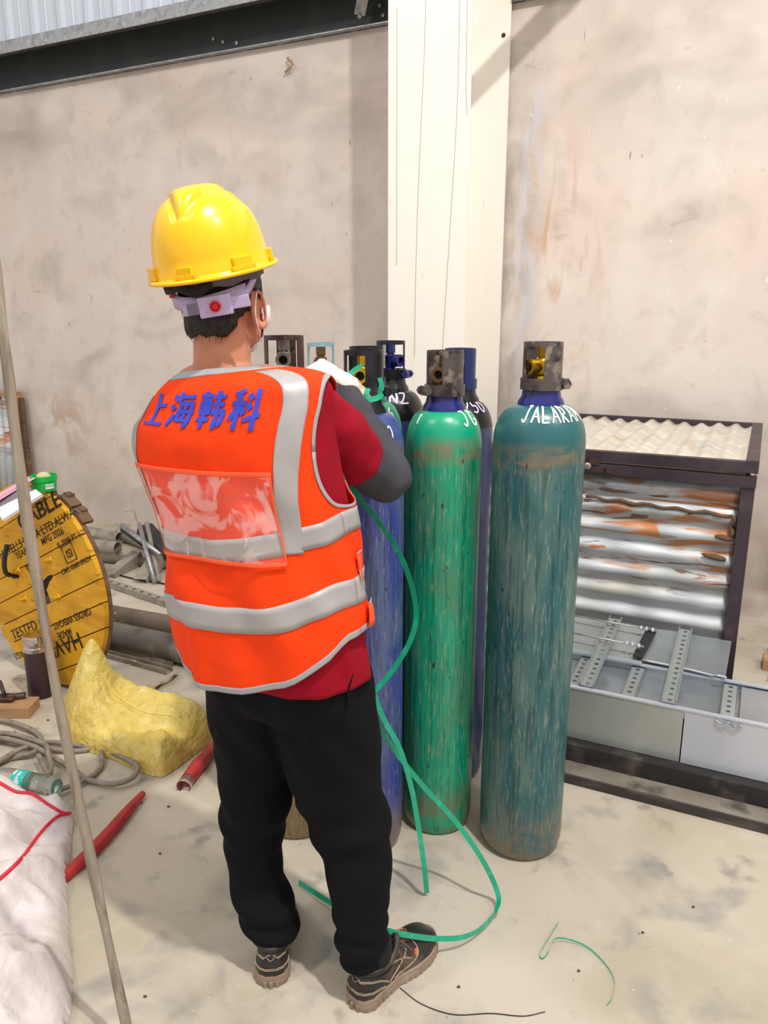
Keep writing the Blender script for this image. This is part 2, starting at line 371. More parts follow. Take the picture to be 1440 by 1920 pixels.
M['neckblue'] = mat('dark_blue_gloss_paint', (34, 40, 112), .2, layers=[((26, 30, 82), 12, .5, .65, .7)])
M['neckgreen'] = mat('neck_dark_green', (40, 110, 96), .3)
M['gbrown'] = mat('guard_rusty_brown', (84, 62, 58), .42, .35, layers=[((34, 26, 28), 18, .5, .62, .9, 6, .6), ((150, 140, 136), 30, .62, .72, .7, 5)])
M['gsteel'] = mat('guard_grey_steel', (98, 90, 88), .42, .45, layers=[((40, 36, 40), 16, .52, .64, .9, 6, .6), ((170, 156, 144), 30, .54, .68, .7)])
M['gblack'] = mat('guard_black_steel', (44, 44, 50), .32, .4, layers=[((96, 94, 96), 22, .58, .7, .7, 5), ((22, 22, 26), 9, .5, .6, .8)])
M['gpale'] = mat('guard_pale_blue', (138, 176, 188), .5, layers=[((90, 110, 116), 18, .55, .68, .8)])
M['gnavy'] = mat('guard_navy', (34, 48, 98), .25, .1, layers=[((22, 26, 50), 10, .5, .64, .8)])
M['brass'] = mat('valve_brass', (212, 172, 52), .28, .85, layers=[((120, 92, 30), 26, .55, .68, .7)])
M['vsteel'] = mat('valve_grey', (128, 124, 118), .38, .6, layers=[((70, 64, 60), 22, .52, .66, .8)])
M['vbronze'] = mat('valve_bronze', (138, 112, 72), .35, .8)
M['vblue'] = mat('valve_blue_paint', (26, 34, 104), .25)
M['hole'] = mat('dark_bore', (16, 14, 13), .9)
M['chalk'] = mat('white_paint_marks', (232, 230, 222), .8)
M['lilac'] = mat('pale_violet_paint_marks', (222, 206, 232), .8)
R_ = math.radians
def cyl_profile(r, zt):
    zs = zt - .243; zn = zt - .152
    pr = [(.0, .004), (r * .72, .004), (r * .86, .0), (r * .93, .012), (r * .985, .035), (r, .06), (r, zs * .5), (r, zs - .02)]
    for i in range(13):
        t = i / 12 * math.pi / 2
        pr.append((.046 + (r - .046) * math.cos(t) ** .82, zs - .02 + (zn - zs + .012) * math.sin(t)))
    return pr, zs, zn
def gas_cylinder(label, x, y, r, zt, bodym, neckm, guardm, valvem, plates, outlet, bolt_a, text=None, gr=.05, boltm=None):
    c = (x, y, 0); t = thing('gas_cylinder', label, 'gas cylinder', c, 'tall gas cylinders standing in front of the column')
    pr, zs, zn = cyl_profile(r, zt)
    MB().lathe(pr, c, n=64).build('cylinder_body', bodym, t, angle=50)
    nk = [(.047, zn - .012), (.062, zn - .010), (.060, zn), (.052, zn + .012), (.049, zn + .03), (.0, zn + .032)]
    MB().lathe(nk, c, n=40).build('neck', neckm, t, angle=60)
    # valve guard: clamp ring, plates between windows, top ring
    g0 = zt - .122
    g = MB(); g.shell(c, gr - .002, gr + .006, g0, g0 + .030, 0, 2 * math.pi, 40)
    g.shell(c, gr - .004, gr + .001, zt - .012, zt, 0, 2 * math.pi, 40)
    for a0, a1 in plates: g.shell(c, gr - .003, gr + .001, g0 + .028, zt - .006, R_(a0), R_(a1), max(3, int((a1 - a0) / 8)))
    gd = g.build('valve_guard', guardm, t, angle=40)
    a = R_(bolt_a); dr = V((math.cos(a), math.sin(a), 0)); tg = V((-dr.y, dr.x, 0))
    b = MB(); b.box(V(c) + dr * (gr + .012) + V((0, 0, g0 + .015)), (.016, .028, .026), (tuple(dr), tuple(tg), (0, 0, 1)), .002)
    b.lathe([(.0, -.024), (.012, -.024), (.012, -.014), (.007, -.014), (.007, .014), (.012, .014), (.012, .026), (0, .026)], V(c) + dr * (gr + .014) + V((0, 0, g0 + .015)), tuple(tg), 6)
    b.build('bolt', boltm or guardm, gd)
    # valve
    v = MB(); v.lathe([(.020, zn + .02), (.020, zn + .06), (.017, zn + .065), (.019, zn + .072), (.019, zn + .104), (.012, zn + .110), (.011, zn + .114)], c, n=8)
    v.lathe([(.0, zn + .112), (.0155, zn + .112), (.0155, zn + .142), (.0, zn + .144)], c, n=6)
    vo = v.build('valve', valvem, t, angle=35)
    a = R_(outlet); dr = V((math.cos(a), math.sin(a), 0)); o0 = V(c) + V((0, 0, zn + .088))
    MB().lathe([(.015, 0), (.015, .016), (.0195, .020), (.0205, .043), (.0125, .043), (.0115, .030), (.0, .030)], o0, tuple(dr), 20).build('outlet', valvem, vo, angle=35)
    MB().lathe([(.0, .0305), (.011, .0305), (.011, .0315), (0, .0315)], o0, tuple(dr), 16).build('bore', M['hole'], vo)
    def surf(phi, z):
        rr = r
        for (r0, z0), (r1, z1) in zip(pr, pr[1:]):
            if z0 <= z <= z1 and z1 > z0: rr = r0 + (r1 - r0) * (z - z0) / (z1 - z0); break
        else: rr = .05
        dz = .01
        return V((x + (rr + .0012) * math.cos(phi), y + (rr + .0012) * math.sin(phi), z + .0008)), rr
    if text:
        for body, p0, p1, z1, z0, wd, mm in text:
            n = len(body); m_ = MB()
            for i, ch in enumerate(body):
                if ch not in GL: continue
                for st in GL[ch]:
                    dense = cr([(q[0], q[1], 0) for q in st], 6) if ch in 'JG06m5' else [V((st[k_][0] + (st[k_ + 1][0] - st[k_][0]) * t_ / 6, st[k_][1] + (st[k_ + 1][1] - st[k_][1]) * t_ / 6, 0)) for k_ in range(len(st) - 1) for t_ in range(6)] + [V((*st[-1], 0))]; pts = []
                    for q in dense:
                        ph = R_(p0 + (p1 - p0) * (i + .08 + q.x * .78) / n); pts.append(surf(ph, z0 + (z1 - z0) * q.y)[0])
                    ups = []
                    for k, p in enumerate(pts):
                        tn = pts[min(k + 1, len(pts) - 1)] - pts[max(k - 1, 0)]
                        nn = V((p.x - x, p.y - y, .05)).normalized(); ups.append(tn.cross(nn))
                    ribbon(m_, pts, wd * (.8 + .4 * rnd.random()), ups, .0006)
            m_.build('painted_marking', mm, t)
    return t
gas_cylinder('worn teal gas cylinder marked JALARAM standing alone at the right', .415, 2.055, .1225, 1.486, M['jal'], M['neckblue'], M['gsteel'], M['brass'],
             [(-96, 12), (98, 178), (184, 196)], 205, -8, [('JALARAM', -129, -26, 1.325, 1.288, .0048, M['chalk'])])
gas_cylinder('bright green gas cylinder with grey valve guard, beside the teal one', .168, 2.16, .107, 1.46, M['green'], M['neckblue'], M['gsteel'], M['vbronze'],
             [(-102, -8), (78, 172)], 240, 205, [('JG', -62, -20, 1.298, 1.262, .005, M['chalk']), ('1', -150, -140, 1.29, 1.265, .005, M['chalk'])])
gas_cylinder('worn blue gas cylinder in front of the worker, green strap tied at its valve guard', -.055, 2.065, .11, 1.464, M['blue'], M['gblack'], M['gblack'], M['brass'],
             [(-180, -150), (-82, -40), (20, 60), (100, 140)], -100, 10, [('m', -66, -38, 1.275, 1.235, .0035, M['chalk'])])
gas_cylinder('dirty brown gas cylinder with rusty brown valve guard, seen between the worker\'s legs', -.272, 2.15, .12, 1.50, M['brown'], M['gbrown'], M['gbrown'], M['vsteel'],
             [(-180, -140), (-40, 0), (60, 80), (100, 120)], -88, 60, gr=.053)
gas_cylinder('gas cylinder with pale blue valve guard showing above the worker\'s glove', -.205, 2.56, .11, 1.468, M['paleblue'], M['gpale'], M['gpale'], M['vbronze'],
             [(-195, -150), (-22, 8)], -92, 90, gr=.043)
gas_cylinder('dull green gas cylinder marked 16, half hidden directly behind the blue one', -.052, 2.34, .107, 1.464, M['g16'], M['neckgreen'], M['gblack'], M['vsteel'],
             [(-180, -150), (-30, 0), (60, 110)], -60, 90, [('16', -62, -32, 1.29, 1.255, .004, M['chalk'])])
gas_cylinder('glossy black gas cylinder marked NZ, with blue painted valve, at the back', .022, 2.62, .115, 1.472, M['nz'], M['nz'], M['gblack'], M['vblue'],
             [(150, 235), (-22, 2)], -40, -25, [('NZ', -94, -52, 1.305, 1.274, .006, M['lilac'])], gr=.047, boltm=M['vblue'])
gas_cylinder('navy gas cylinder with black shoulder marked NZ 50, behind the bright green one', .236, 2.43, .107, 1.455, M['navy'], M['nz'], M['gnavy'], M['vsteel'],
             [(-80, 20), (100, 200)], 200, 120, [('NZ50', -105, -32, 1.298, 1.266, .005, M['lilac'])], gr=.047)
# ------------------------------------------------------------------ corrugated metal box against the wall, at the right
M['corr'] = mat('corrugated_galvanised', (190, 194, 198), .48, .3, layers=[
    ((150, 156, 160), (2, 2, 9), .45, .62, .7, 6, .5), ((216, 220, 224), (3, 3, 20), .52, .66, .6, 5, .4), ((192, 184, 166), (3, 3, 5), .5, .66, .6, 6, .6, [(2, .0, .62, .2)]),
    ((180, 108, 44), (2.6, 2.6, 17), .53, .60, .9, 9, 1.4, [(2, .55, .95, .06)]), ((112, 78, 50), (4.0, 4.0, 30), .60, .64, .9, 9, 1.2, [(2, .5, .93, .06)])])
M['corrtop'] = mat('corrugated_dusty_top', (206, 200, 186), .6, .25, layers=[((226, 222, 212), (8, 8, 3), .48, .62, .7), ((190, 160, 120), (6, 6, 6), .62, .7, .6), ((160, 158, 152), (4, 9, 4), .55, .7, .6)])
M['purple'] = mat('dark_primer_steel', (66, 54, 62), .5, .25, layers=[((96, 84, 88), 10, .52, .68, .6), ((40, 32, 40), 5, .5, .65, .5)])
M['mud'] = mat('dried_mud', (104, 82, 62), .95, bump=((60, 60, 60), .6, .01))
box = thing('corrugated_metal_box', 'large rusty corrugated metal box with dark steel frame standing against the wall at right', 'metal box', W(1.55, .65, 0))
S0, S1, DF, ZT = .95, 2.112, 1.25, 1.04
# front sheet, ridges running sideways
mb = MB(); pr = []
z = .02
while z < .945: pr.append((DF - .035 + .011 * math.sin(z / .088 * 2 * math.pi) + .002 * math.sin(z * 9), z)); z += .008
n = 40
rings = [[W(S0 + .04 + (S1 - S0 - .09) * k / n, d + .0025 * math.sin(k * .9 + zz * 14), zz) for k in range(n + 1)] for d, zz in pr]
mb.loft(rings, caps=False, closed=False)
fs = mb.build('front_sheet', M['corr'], box, True, fixn=False); fs.modifiers.new('s', 'SOLIDIFY').thickness = .002
# right side sheet
mb = MB(); rings = [[W(S1 - .02 + .009 * math.sin(zz / .088 * 2 * math.pi), .06 + (DF - .1) * k / 12, zz) for k in range(13)] for zz in [i * .01 for i in range(2, 97)]]
mb.loft(rings, caps=False, closed=False); o = mb.build('side_sheet', M['corr'], box, True, fixn=False); o.modifiers.new('s', 'SOLIDIFY').thickness = .002
# lid, a separate framed panel with ridges running front to back
lid = MB(); rings = []
k = 0; s_ = S0
while s_ < S1 - .035:
    zz = ZT - .012 + .009 * math.sin(s_ / .079 * 2 * math.pi)
    rings.append([W(s_, .14 + (DF - .17) * j / 10, zz + .004 * math.sin(j * 1.3 + s_ * 20)) for j in range(11)]); s_ += .0066
lid.loft(rings, caps=False, closed=False)
lo = lid.build('lid_sheet', M['corrtop'], box, True, fixn=False); lo.modifiers.new('s', 'SOLIDIFY').thickness = .0015
m_ = MB(); m_.wbox(S0, S1, DF - .03, DF + .004, ZT - .042, ZT, .002).wbox(S1 - .045, S1, .11, DF, ZT - .012, ZT + .004, .002).wbox(S0, S1, .10, .13, ZT - .03, ZT + .004, .002)
m_.build('lid_frame', M['purple'], box)
m_ = MB(); a = V(W(S0, DF - .01, ZT - .066)); b = V(W(S1 - .002, DF - .01, ZT - .075)); d = (b - a).normalized()
m_.box((a + b) / 2, ((b - a).length, .036, .042), (tuple(d), (-NX, -NY, 0), tuple(d.cross(V((-NX, -NY, 0))))), .002); m_.build('top_rail', M['purple'], box)
for (sa, dd, nm) in ((S1 - .05, DF - .04, 'post'), (S0, DF - .04, 'post'), (S1 - .05, .02, 'post')):
    m_ = MB(); m_.wbox(sa, sa + .046, dd + .036, dd + .041, 0, .95, .001).wbox(sa + .041, sa + .046, dd - .005, dd + .04, 0, .95, .001); m_.build(nm, M['purple'], box)
hb = MB(); hb.lathe([(.0, 0), (.006, 0), (.006, .03), (.014, .03), (.014, .042), (.008, .045), (.008, .055), (0, .055)], W(1.512, DF + .004, .985), (NX, NY, 0), 6)
hb.build('latch_bolt', M['galv'], box)
MB().wbox(1.44, 1.60, DF + .003, DF + .010, .955, .975, .001).wbox(1.46, 1.55, DF + .008, DF + .013, .985, 1.01, .001).build('latch_strap', M['gbrown'], box)
mt = MB(); mt.tube([V(W(1.50 + (2.045 - 1.50) * i / 40, DF - .022, .848 - .022 * i / 40 + .004 * math.sin(i * .8))) for i in range(41)], [.006 + .005 * abs(noise.noise(V((i * .35, 0, 3)))) for i in range(41)], 7)
mt.tube([V(W(2.045 + .006 * math.sin(i), DF - .022, .826 - i * .008)) for i in range(12)], [.008 + .003 * math.sin(i) for i in range(12)], 7)
mt.tube([V(W(1.99 + i * .008, DF - .022, .745 - i * .001)) for i in range(9)], [.003, .007, .01, .011, .012, .012, .011, .01, .005], 7)
mt.tube([V(W(1.95 + i * .011, DF - .022, .668 - i * .0015)) for i in range(9)], [.003, .007, .008, .011, .012, .012, .011, .01, .005], 7)
mt.build('mud_trail', M['mud'], box, True)

# ------------------------------------------------------------------ timber, steel rail and cable tray on the floor
M['sheet'] = mat('new_zinc_sheet', (186, 192, 196), .3, .7, layers=[((150, 158, 164), 1.6, .4, .62, .8, 3, .4), ((214, 220, 226), 2.5, .5, .66, .6, 3)], rough_var=(3, .22, .42))
M['sheetpale'] = mat('pale_zinc_sheet', (205, 209, 220), .45, .35, layers=[((186, 192, 206), 2, .45, .62, .6)])
M['sheetgrey'] = mat('dull_zinc_sheet', (166, 172, 170), .42, .45, layers=[((186, 190, 188), 2.2, .45, .62, .7, 5), ((150, 156, 154), 6, .5, .68, .5)])
M['wooddusty'] = mat('dusty_black_timber', (112, 106, 96), .9, layers=[((148, 140, 126), 3, .42, .6, .7), ((52, 48, 46), 9, .56, .7, .8)])
M['woodblack'] = mat('tarred_timber', (56, 52, 50), .7, layers=[((96, 90, 82), (6, 6, 20), .54, .7, .7)])
t = thing('timber_sleeper', 'long flat dusty black timber under the steel channel at right', 'timber', W(2.2, 1.8, 0))
MB().wbox(1.43, 3.6, 1.50, 1.93, 0, .034, .003).build('board', M['woodblack'], t)
MB().wbox(1.43, 3.6, 1.51, 1.925, .034, .0365).build('dust_layer', M['wooddusty'], t)
t = thing('steel_channel', 'black steel channel lying on the dusty timber beneath the cable tray', 'steel channel', W(2.2, 1.7, .037))
MB().wbox(1.43, 3.6, 1.50, 1.845, .094, .100, .001).wbox(1.43, 3.6, 1.838, 1.845, .037, .096, .001).wbox(1.43, 3.6, 1.50, 1.507, .037, .096, .001).build('channel', M['black_rust'], t)
tray = thing('cable_tray', 'long new galvanised cable tray with plain side plates, in front of the corrugated box', 'cable tray', W(2.2, 1.65, .10))
MB().wbox(1.40, 1.975, 1.795, 1.80, .102, .296).build('side_plate', M['sheetgrey'], tray)
MB().wbox(1.979, 3.4, 1.796, 1.801, .102, .294).build('side_plate', M['sheetpale'], tray)
MB().wbox(1.40, 3.4, 1.502, 1.507, .102, .294).build('side_plate', M['sheet'], tray)
MB().wbox(1.40, 3.4, 1.785, 1.803, .291, .298, .001).wbox(1.40, 3.4, 1.50, 1.516, .291, .298, .001).build('edge_lip', M['sheetpale'], tray)
MB().wbox(1.40, 3.4, 1.507, 1.795, .262, .265).build('base_sheet', M['sheet'], tray)
MB().wbox(2.14, 3.4, 1.52, 1.78, .284, .287).build('cover_sheet', M['sheet'], tray)
m_ = MB(); m_.tube(cr([W(2.07, 1.806, .285), W(2.09, 1.81, .277), W(2.11, 1.81, .287), W(2.13, 1.81, .275), W(2.15, 1.808, .286)], 5), .0035, 6); m_.build('weld_bead', M['galv'], tray, True)
def perforated(mb, a, b, w, lip=.012, pitch=.034, hole=.008, up=(0, 0, 1), side=1):
    a, b, up = V(a), V(b), V(up); d = b - a; L_ = d.length; t_ = d.normalized(); x = t_.cross(up).normalized(); u = x.cross(t_)
    n = max(2, int(L_ / pitch)); q = L_ / n
    for i in range(n):
        c = a + t_ * (q * (i + .5)); out = []; inn = []
        for k in range(8):
            an = k * math.pi / 4; ca, sa = math.cos(an), math.sin(an); m = max(abs(ca), abs(sa))
            out.append(c + t_ * (ca / m * q / 2) + x * (sa / m * w / 2)); inn.append(c + t_ * (ca * hole) + x * (sa * hole))
        inl = [p - u * .003 for p in inn]
        mb.add(out + inn + inl, [(k, (k + 1) % 8, (k + 1) % 8 + 8, k + 8) for k in range(8)] + [(k + 8, (k + 1) % 8 + 8, (k + 1) % 8 + 16, k + 16) for k in range(8)])
    for sg in (-1, 1):
        mb.box((a + b) / 2 + x * (sg * w / 2) + u * (side * lip / 2), (.0025, L_, lip), (tuple(x), tuple(t_), tuple(u)))
for s_, zz, w_ in ((1.60, .285, .04), (1.79, .285, .045), (2.105, .285, .045), (2.42, .285, .045), (2.75, .285, .045)):
    m_ = MB(); perforated(m_, W(s_, 1.785, zz), W(s_, 1.515, zz), w_, -.014); m_.build('rung', M['sheetgrey'], tray, fixn=False)
up2 = thing('cover_plate', 'loose bent zinc plate leaning from the cable tray up against the corrugated box', 'metal plate', W(1.7, 1.4, .30))
def quad_plate(mb, P, th=.003):
    P = [V(p) for p in P]; n = (P[1] - P[0]).cross(P[3] - P[0]).normalized() * th
    mb.add(P + [p + n for p in P], [(0, 3, 2, 1), (4, 5, 6, 7), (0, 1, 5, 4), (1, 2, 6, 5), (2, 3, 7, 6), (3, 0, 4, 7)])
m_ = MB(); quad_plate(m_, [W(1.42, 1.52, .302), W(1.80, 1.52, .302), W(1.80, 1.285, .345), W(1.42, 1.285, .345)]); m_.build('plate', M['sheetgrey'], up2)
m_ = MB(); m_.box(W(1.61, 1.523, .307), (.38, .004, .012), ((TX, TY, 0), (-NX, -NY, 0), (0, 0, 1))); m_.build('folded_edge', M['sheetpale'], up2)
up3 = thing('cover_plate', 'loose zinc plate with curled corner beside the box post, over the cable tray', 'metal plate', W(1.95, 1.4, .30))
m_ = MB(); quad_plate(m_, [W(1.79, 1.50, .310), W(2.085, 1.515, .310), W(2.09, 1.28, .352), W(1.79, 1.28, .352)]); m_.build('plate', M['sheet'], up3)
m_ = MB(); m_.tube(cr([W(1.80, 1.503, .313), W(1.95, 1.51, .312), W(2.04, 1.52, .310), W(2.06, 1.53, .317), W(2.088, 1.52, .311)], 6), .004, 6); m_.build('folded_edge', M['sheetpale'], up3, True)
for lb, sA, dA, zA, sB, dB, zB in (('perforated zinc strut lying across the tray below the two threaded rods', 1.655, 1.79, .305, 1.66, 1.27, .365), ('perforated zinc strut lying across the tray nearest the box post', 1.925, 1.79, .305, 1.925, 1.27, .368)):
    st = thing('perforated_strut', lb, 'strut', W(sA, dA, zA), 'struts across the cable tray')
    m_ = MB(); perforated(m_, W(sA, dA, zA), W(sB, dB, zB), .045, .014); m_.build('strut_channel', M['sheetgrey'], st, fixn=False)
for lb, P0, P1 in (('threaded rod with nuts lying across the plates, the one nearer the box', W(1.42, 1.33, .375), W(1.83, 1.35, .375)), ('threaded rod with nuts lying across the plates, the one nearer the viewer', W(1.42, 1.47, .36), W(1.80, 1.49, .36))):
    t = thing('threaded_rod', lb, 'threaded rod', P0, 'threaded rods on the tray')
    P0, P1 = V(P0), V(P1); d = (P1 - P0).normalized()
    m_ = MB(); m_.tube([P0, P1], .0038, 8); m_.build('rod', M['galv'], t, True)
    for q in (.065, .045, .022):
        m_ = MB(); m_.lathe([(.0, 0), (.0095, 0), (.0095, .008), (.0, .008)], P1 - d * q, tuple(d), 6); m_.build('nut', M['sheetpale'], t)
t = thing('black_bracket', 'small black steel bracket joining the ends of the two threaded rods', 'bracket', W(1.78, 1.41, .33))
m_ = MB(); quad_plate(m_, [W(1.765, 1.51, .320), W(1.80, 1.51, .320), W(1.825, 1.33, .362), W(1.785, 1.33, .362)], .006); m_.build('bracket', M['black_paint'], t)
# scrap timber and rubbish on the floor to the right of the box
M['wood'] = mat('rough_timber', (172, 134, 96), .85, layers=[((140, 102, 70), (6, 30, 30), .5, .66, .7, 6), ((196, 164, 126), (4, 22, 22), .5, .68, .6)])
M['woodold'] = mat('old_brown_wood', (112, 84, 62), .85, layers=[((76, 56, 44), (10, 10, 40), .5, .64, .8, 6), ((150, 120, 92), 14, .58, .7, .6)])
for i, (lb, c_, sz, rz) in enumerate((('rough timber offcut lying at the foot of the wall right of the box', W(2.5, .62, .025), (.55, .09, .05), -.42), ('thin brown plank behind the timber offcut at the wall', W(2.55, .40, .02), (.6, .06, .04), -.30))):
    X = (math.cos(rz), math.sin(rz), 0); Y = (-math.sin(rz), math.cos(rz), 0)
    tag(MB().box(c_, sz, (X, Y, (0, 0, 1)), .004).build('timber_offcut', M['wood'] if i == 0 else M['woodold']), lb, 'timber', None)
m_ = MB()
for i in range(60):
    a = W(2.25 + rnd.random() * .8, .1 + rnd.random() * .7, .006 + .02 * rnd.random())
    ang = rnd.random() * 3; m_.box(a, (.02 + .07 * rnd.random(), .006 + .01 * rnd.random(), .008), ((math.cos(ang), math.sin(ang), 0), (-math.sin(ang), math.cos(ang), 0), (0, 0, 1)))
tag(m_.build('wood_litter', M['woodold']), 'brown wood chips and litter at the wall foot right of the box', 'litter', None, 'stuff')
# ------------------------------------------------------------------ cable drum at the left
M['drum'] = mat('yellow_painted_planks', (222, 164, 18), .6, layers=[((190, 128, 12), (3, 3, 14), .48, .64, .7, 6, .4), ((236, 186, 60), (5, 5, 24), .56, .7, .5), ((130, 84, 24), (12, 12, 40), .64, .72, .7, 6)], bump=((8, 8, 60), .2, .006))
M['stencil'] = mat('stencil_black', (44, 34, 14), .8, layers=[((150, 108, 20), 40, .56, .68, .6)])
DA = R_(34); DT = V((math.cos(DA), -math.sin(DA), 0)); DN = V((-math.sin(DA), -math.cos(DA), 0)); DC = V((-1.464, 3.098, .442)); DR = .44
ROT = R_(26)
du = DT * math.cos(ROT) + V((0, 0, 1)) * math.sin(ROT); dv = -DT * math.sin(ROT) + V((0, 0, 1)) * math.cos(ROT)
drum = thing('cable_drum', 'yellow painted wooden cable drum with black stencilled writing, standing at the left', 'cable drum', (DC.x, DC.y, 0))
edges = [-.44, -.365, -.27, -.175, -.085, .01, .105, .20, .30, .385, .44]
def plank_face(o3, nrm, th, m, name, parent):
    mb = MB()
    for a, b in zip(edges, edges[1:]):
        a2, b2 = a + .0022, b - .0022; top = []; bot = []
        K = 14
        def xs(v): return math.sqrt(max(DR * DR - v * v, 0))
        poly = []
        for k in range(K + 1):
            v = a2 + (b2 - a2) * k / K; poly.append((xs(v), v))
        for k in range(K + 1):
            v = b2 + (a2 - b2) * k / K; poly.append((-xs(v), v))
        # leave a hub opening
        if a < .02 and b > -.02 or (a < .05 and b > -.05):
            hx = .05
            P1 = [(max(x, hx), v) if x > 0 else (hx, v) for x, v in poly[:K + 1]] + [(hx, b2), (hx, a2)]
            P2 = [(-hx, a2), (-hx, b2)] + poly[K + 1:]
            mb.prism(P1, o3, du, dv, nrm, th + rnd.uniform(-.001, .001)); mb.prism(P2, o3, du, dv, nrm, th + rnd.uniform(-.001, .001))
        else: mb.prism(poly, o3, du, dv, nrm, th + rnd.uniform(-.0012, .0012))
    return mb.build(name, m, parent)
plank_face(DC - DN * .02, DN, .020, M['drum'], 'front_flange', drum)
MB().lathe([(.06, 0), (DR - .002, 0), (DR, .004), (DR, .018), (DR - .002, .0195), (.06, .0195)], DC - DN * .0415, tuple(DN), 72).build('flange_backing', M['woodold'], drum, angle=40)
MB().lathe([(.20, 0), (.20, .10), (.05, .10), (.05, 0)], DC - DN * .14, tuple(DN), 40).build('core', M['woodold'], drum, angle=40)
MB().lathe([(.0, 0), (.045, 0), (.045, .03), (.0, .03)], DC - DN * .045 + du * .0, tuple(DN), 24).build('hub_bore', M['hole'], drum)
def on_face(a, b, h=.0): return DC + du * a + dv * b + DN * h
M['bolt_y'] = mat('yellow_bolt', (216, 166, 24), .4, .3, layers=[((130, 90, 30), 60, .55, .66, .8)])
for a, b in ((.15, .078), (-.11, .10), (-.14, -.02), (.11, -.076)):
    m_ = MB(); m_.lathe([(.0, 0), (.020, 0), (.019, .003), (.012, .004), (.012, .016), (.006, .018), (.006, .030), (0, .031)], on_face(a, b), tuple(DN), 6); m_.build('bolt', M['bolt_y'], drum)
# splits and gouges round the hub
m_ = MB(); m_.prism([(.04, .0), (.06, .012), (.10, .02), (.13, .018), (.125, .004), (.09, -.006), (.06, -.025), (.04, -.03)], on_face(0, 0, .0005), du, dv, DN, .0012); m_.build('split_mark', M['hole'], drum)
m_ = MB(); m_.prism([(-.18, .105), (-.12, .115), (-.10, .09), (-.12, .07), (-.17, .08)], on_face(0, 0, .0005), du, dv, DN, .0012); m_.build('split_mark', M['hole'], drum)
m_ = MB(); m_.tube(cr([on_face(-.14, .09, -.01), on_face(-.135, .10, .035), on_face(-.11, .13, .05), on_face(-.08, .175, .045), on_face(-.06, .215, .03)], 6), .010, 8); m_.build('cable_end', M['black_paint'], drum, True)
def stencil(body, a, b, size, flip=False, off=.012, shear=0, wscale=1.0):
    me = text_tris(body, size, off * size, shear); co = coords(me); X, Y = (du, dv) if not flip else (-du, -dv)
    new = [tuple(on_face(0, 0, .0016) + du * a + dv * b + X * (p[0] * wscale) + Y * p[1]) for p in co]
    setco(me, np.array(new)); me.materials.clear(); o = link('stencilled_lettering', me, M['stencil'], drum)
stencil('CABLE', .205, .245, .09, off=.02, wscale=1.35)
stencil('HAVELLS INDIA LTD.ALWAR', .13, .180, .052, off=.008, wscale=1.02)
stencil('MFG 2026', .235, .142, .042)
stencil('YEAR', -.032, .145, .042)
stencil('IS-7098 PT-1/2S', .355, .098, .034)
stencil('ISI', .305, .045, .048, off=.01)
m_ = MB()
for q in ([(-.03, -.02), (.03, -.02), (.03, .05), (-.03, .05), (-.03, -.02)],):
    m_.tube([on_face(.305 + x * 1.3, .048 + y, .0016) for x, y in q], .0022, 4)
m_.build('certification_mark_frame', M['stencil'], drum)
stencil('CM/L-0068189624', .318, -.004, .030)
stencil('TESTED O', -.20, -.165, .062, off=.01, wscale=1.1)
stencil('GROSS WEIGHT', .15, -.170, .042, True)
stencil('MADE', .06, -.215, .042, True)
stencil('HAVELLS', -.05, -.245, .095, True, off=.015, wscale=1.15)
stencil('KGS', -.36, -.225, .042, True)
# broken wood at the drum's upper right edge
for i, (an, ln, lb) in enumerate(((61, .06, 'splintered brown board stub on the yellow drum rim nearest the green cup'), (49, .05, 'short splintered board stub further down the right rim of the yellow drum'))):
    a = R_(an); p = DC + DT * (DR * math.cos(a)) + V((0, 0, DR * math.sin(a))) - DN * .03; tt = V((0, 0, 1)) * math.cos(a) - DT * math.sin(a)
    rr = DT * math.cos(a) + V((0, 0, math.sin(a)))
    mb = MB(); mb.box(p + rr * .006 - DN * .02, (.018, ln * 1.3, .05), (tuple(rr), tuple(tt), tuple(DN)), .004).box(p + rr * .014 - DN * .03 + tt * .03, (.012, ln * .6, .03), (tuple((rr + tt * .3).normalized()), tuple((tt - rr * .3).normalized()), tuple(DN)), .003)
    tag(mb.build('board_stub', M['woodold']), lb, 'wood')
# items on the drum
M['greenplastic'] = mat('green_plastic', (14, 178, 72), .3, layers=[((40, 205, 100), 30, .6, .7, .5)])
p = (-1.372, 3.055, .868)
t = thing('green_cup', 'small green plastic spool cup with white marking standing on top of the yellow drum', 'plastic spool', p)
MB().lathe([(.0, 0), (.044, 0), (.046, .008), (.048, .038), (.051, .041), (.052, .062), (.049, .063), (.047, .040), (.0, .036)], p, n=32).build('cup', M['greenplastic'], t, angle=40)
mb = MB(); mb.shell(p, .0480, .0492, .012, .034, R_(-62), R_(-20), 8); mb.build('label', mat('cup_label', (210, 228, 214), .6, layers=[((60, 160, 100), (10, 10, 260), .5, .52, .9)]), t)
mb = MB(); ell(mb, V(p) + V((0, 0, .055)), (.028, .028, .020)); mb.build('filling', mat('cup_filling', (206, 188, 150), .9), t, True)
M['pink'] = mat('pink_card', (236, 168, 196), .7); M['paper'] = mat('white_paper', (226, 230, 244), .8, layers=[((190, 196, 216), (4, 60, 4), .6, .66, .5)]); M['greycard'] = mat('grey_card', (128, 118, 128), .8)
def sheet_obj(name, lb, cat, P, th, m, part=None):
    mb = MB(); quad_plate(mb, P, th); return tag(mb.build(name, m), lb, cat)
def dp(px, py, Y): return AY(px, py, Y)
sheet_obj('pink_sheet', 'pink card lying on the papers on top of the yellow drum', 'card', [dp(-60, 975, 2.90), dp(66, 897, 2.98), dp(56, 893, 3.08), dp(-70, 965, 3.03)], .002, M['pink'])
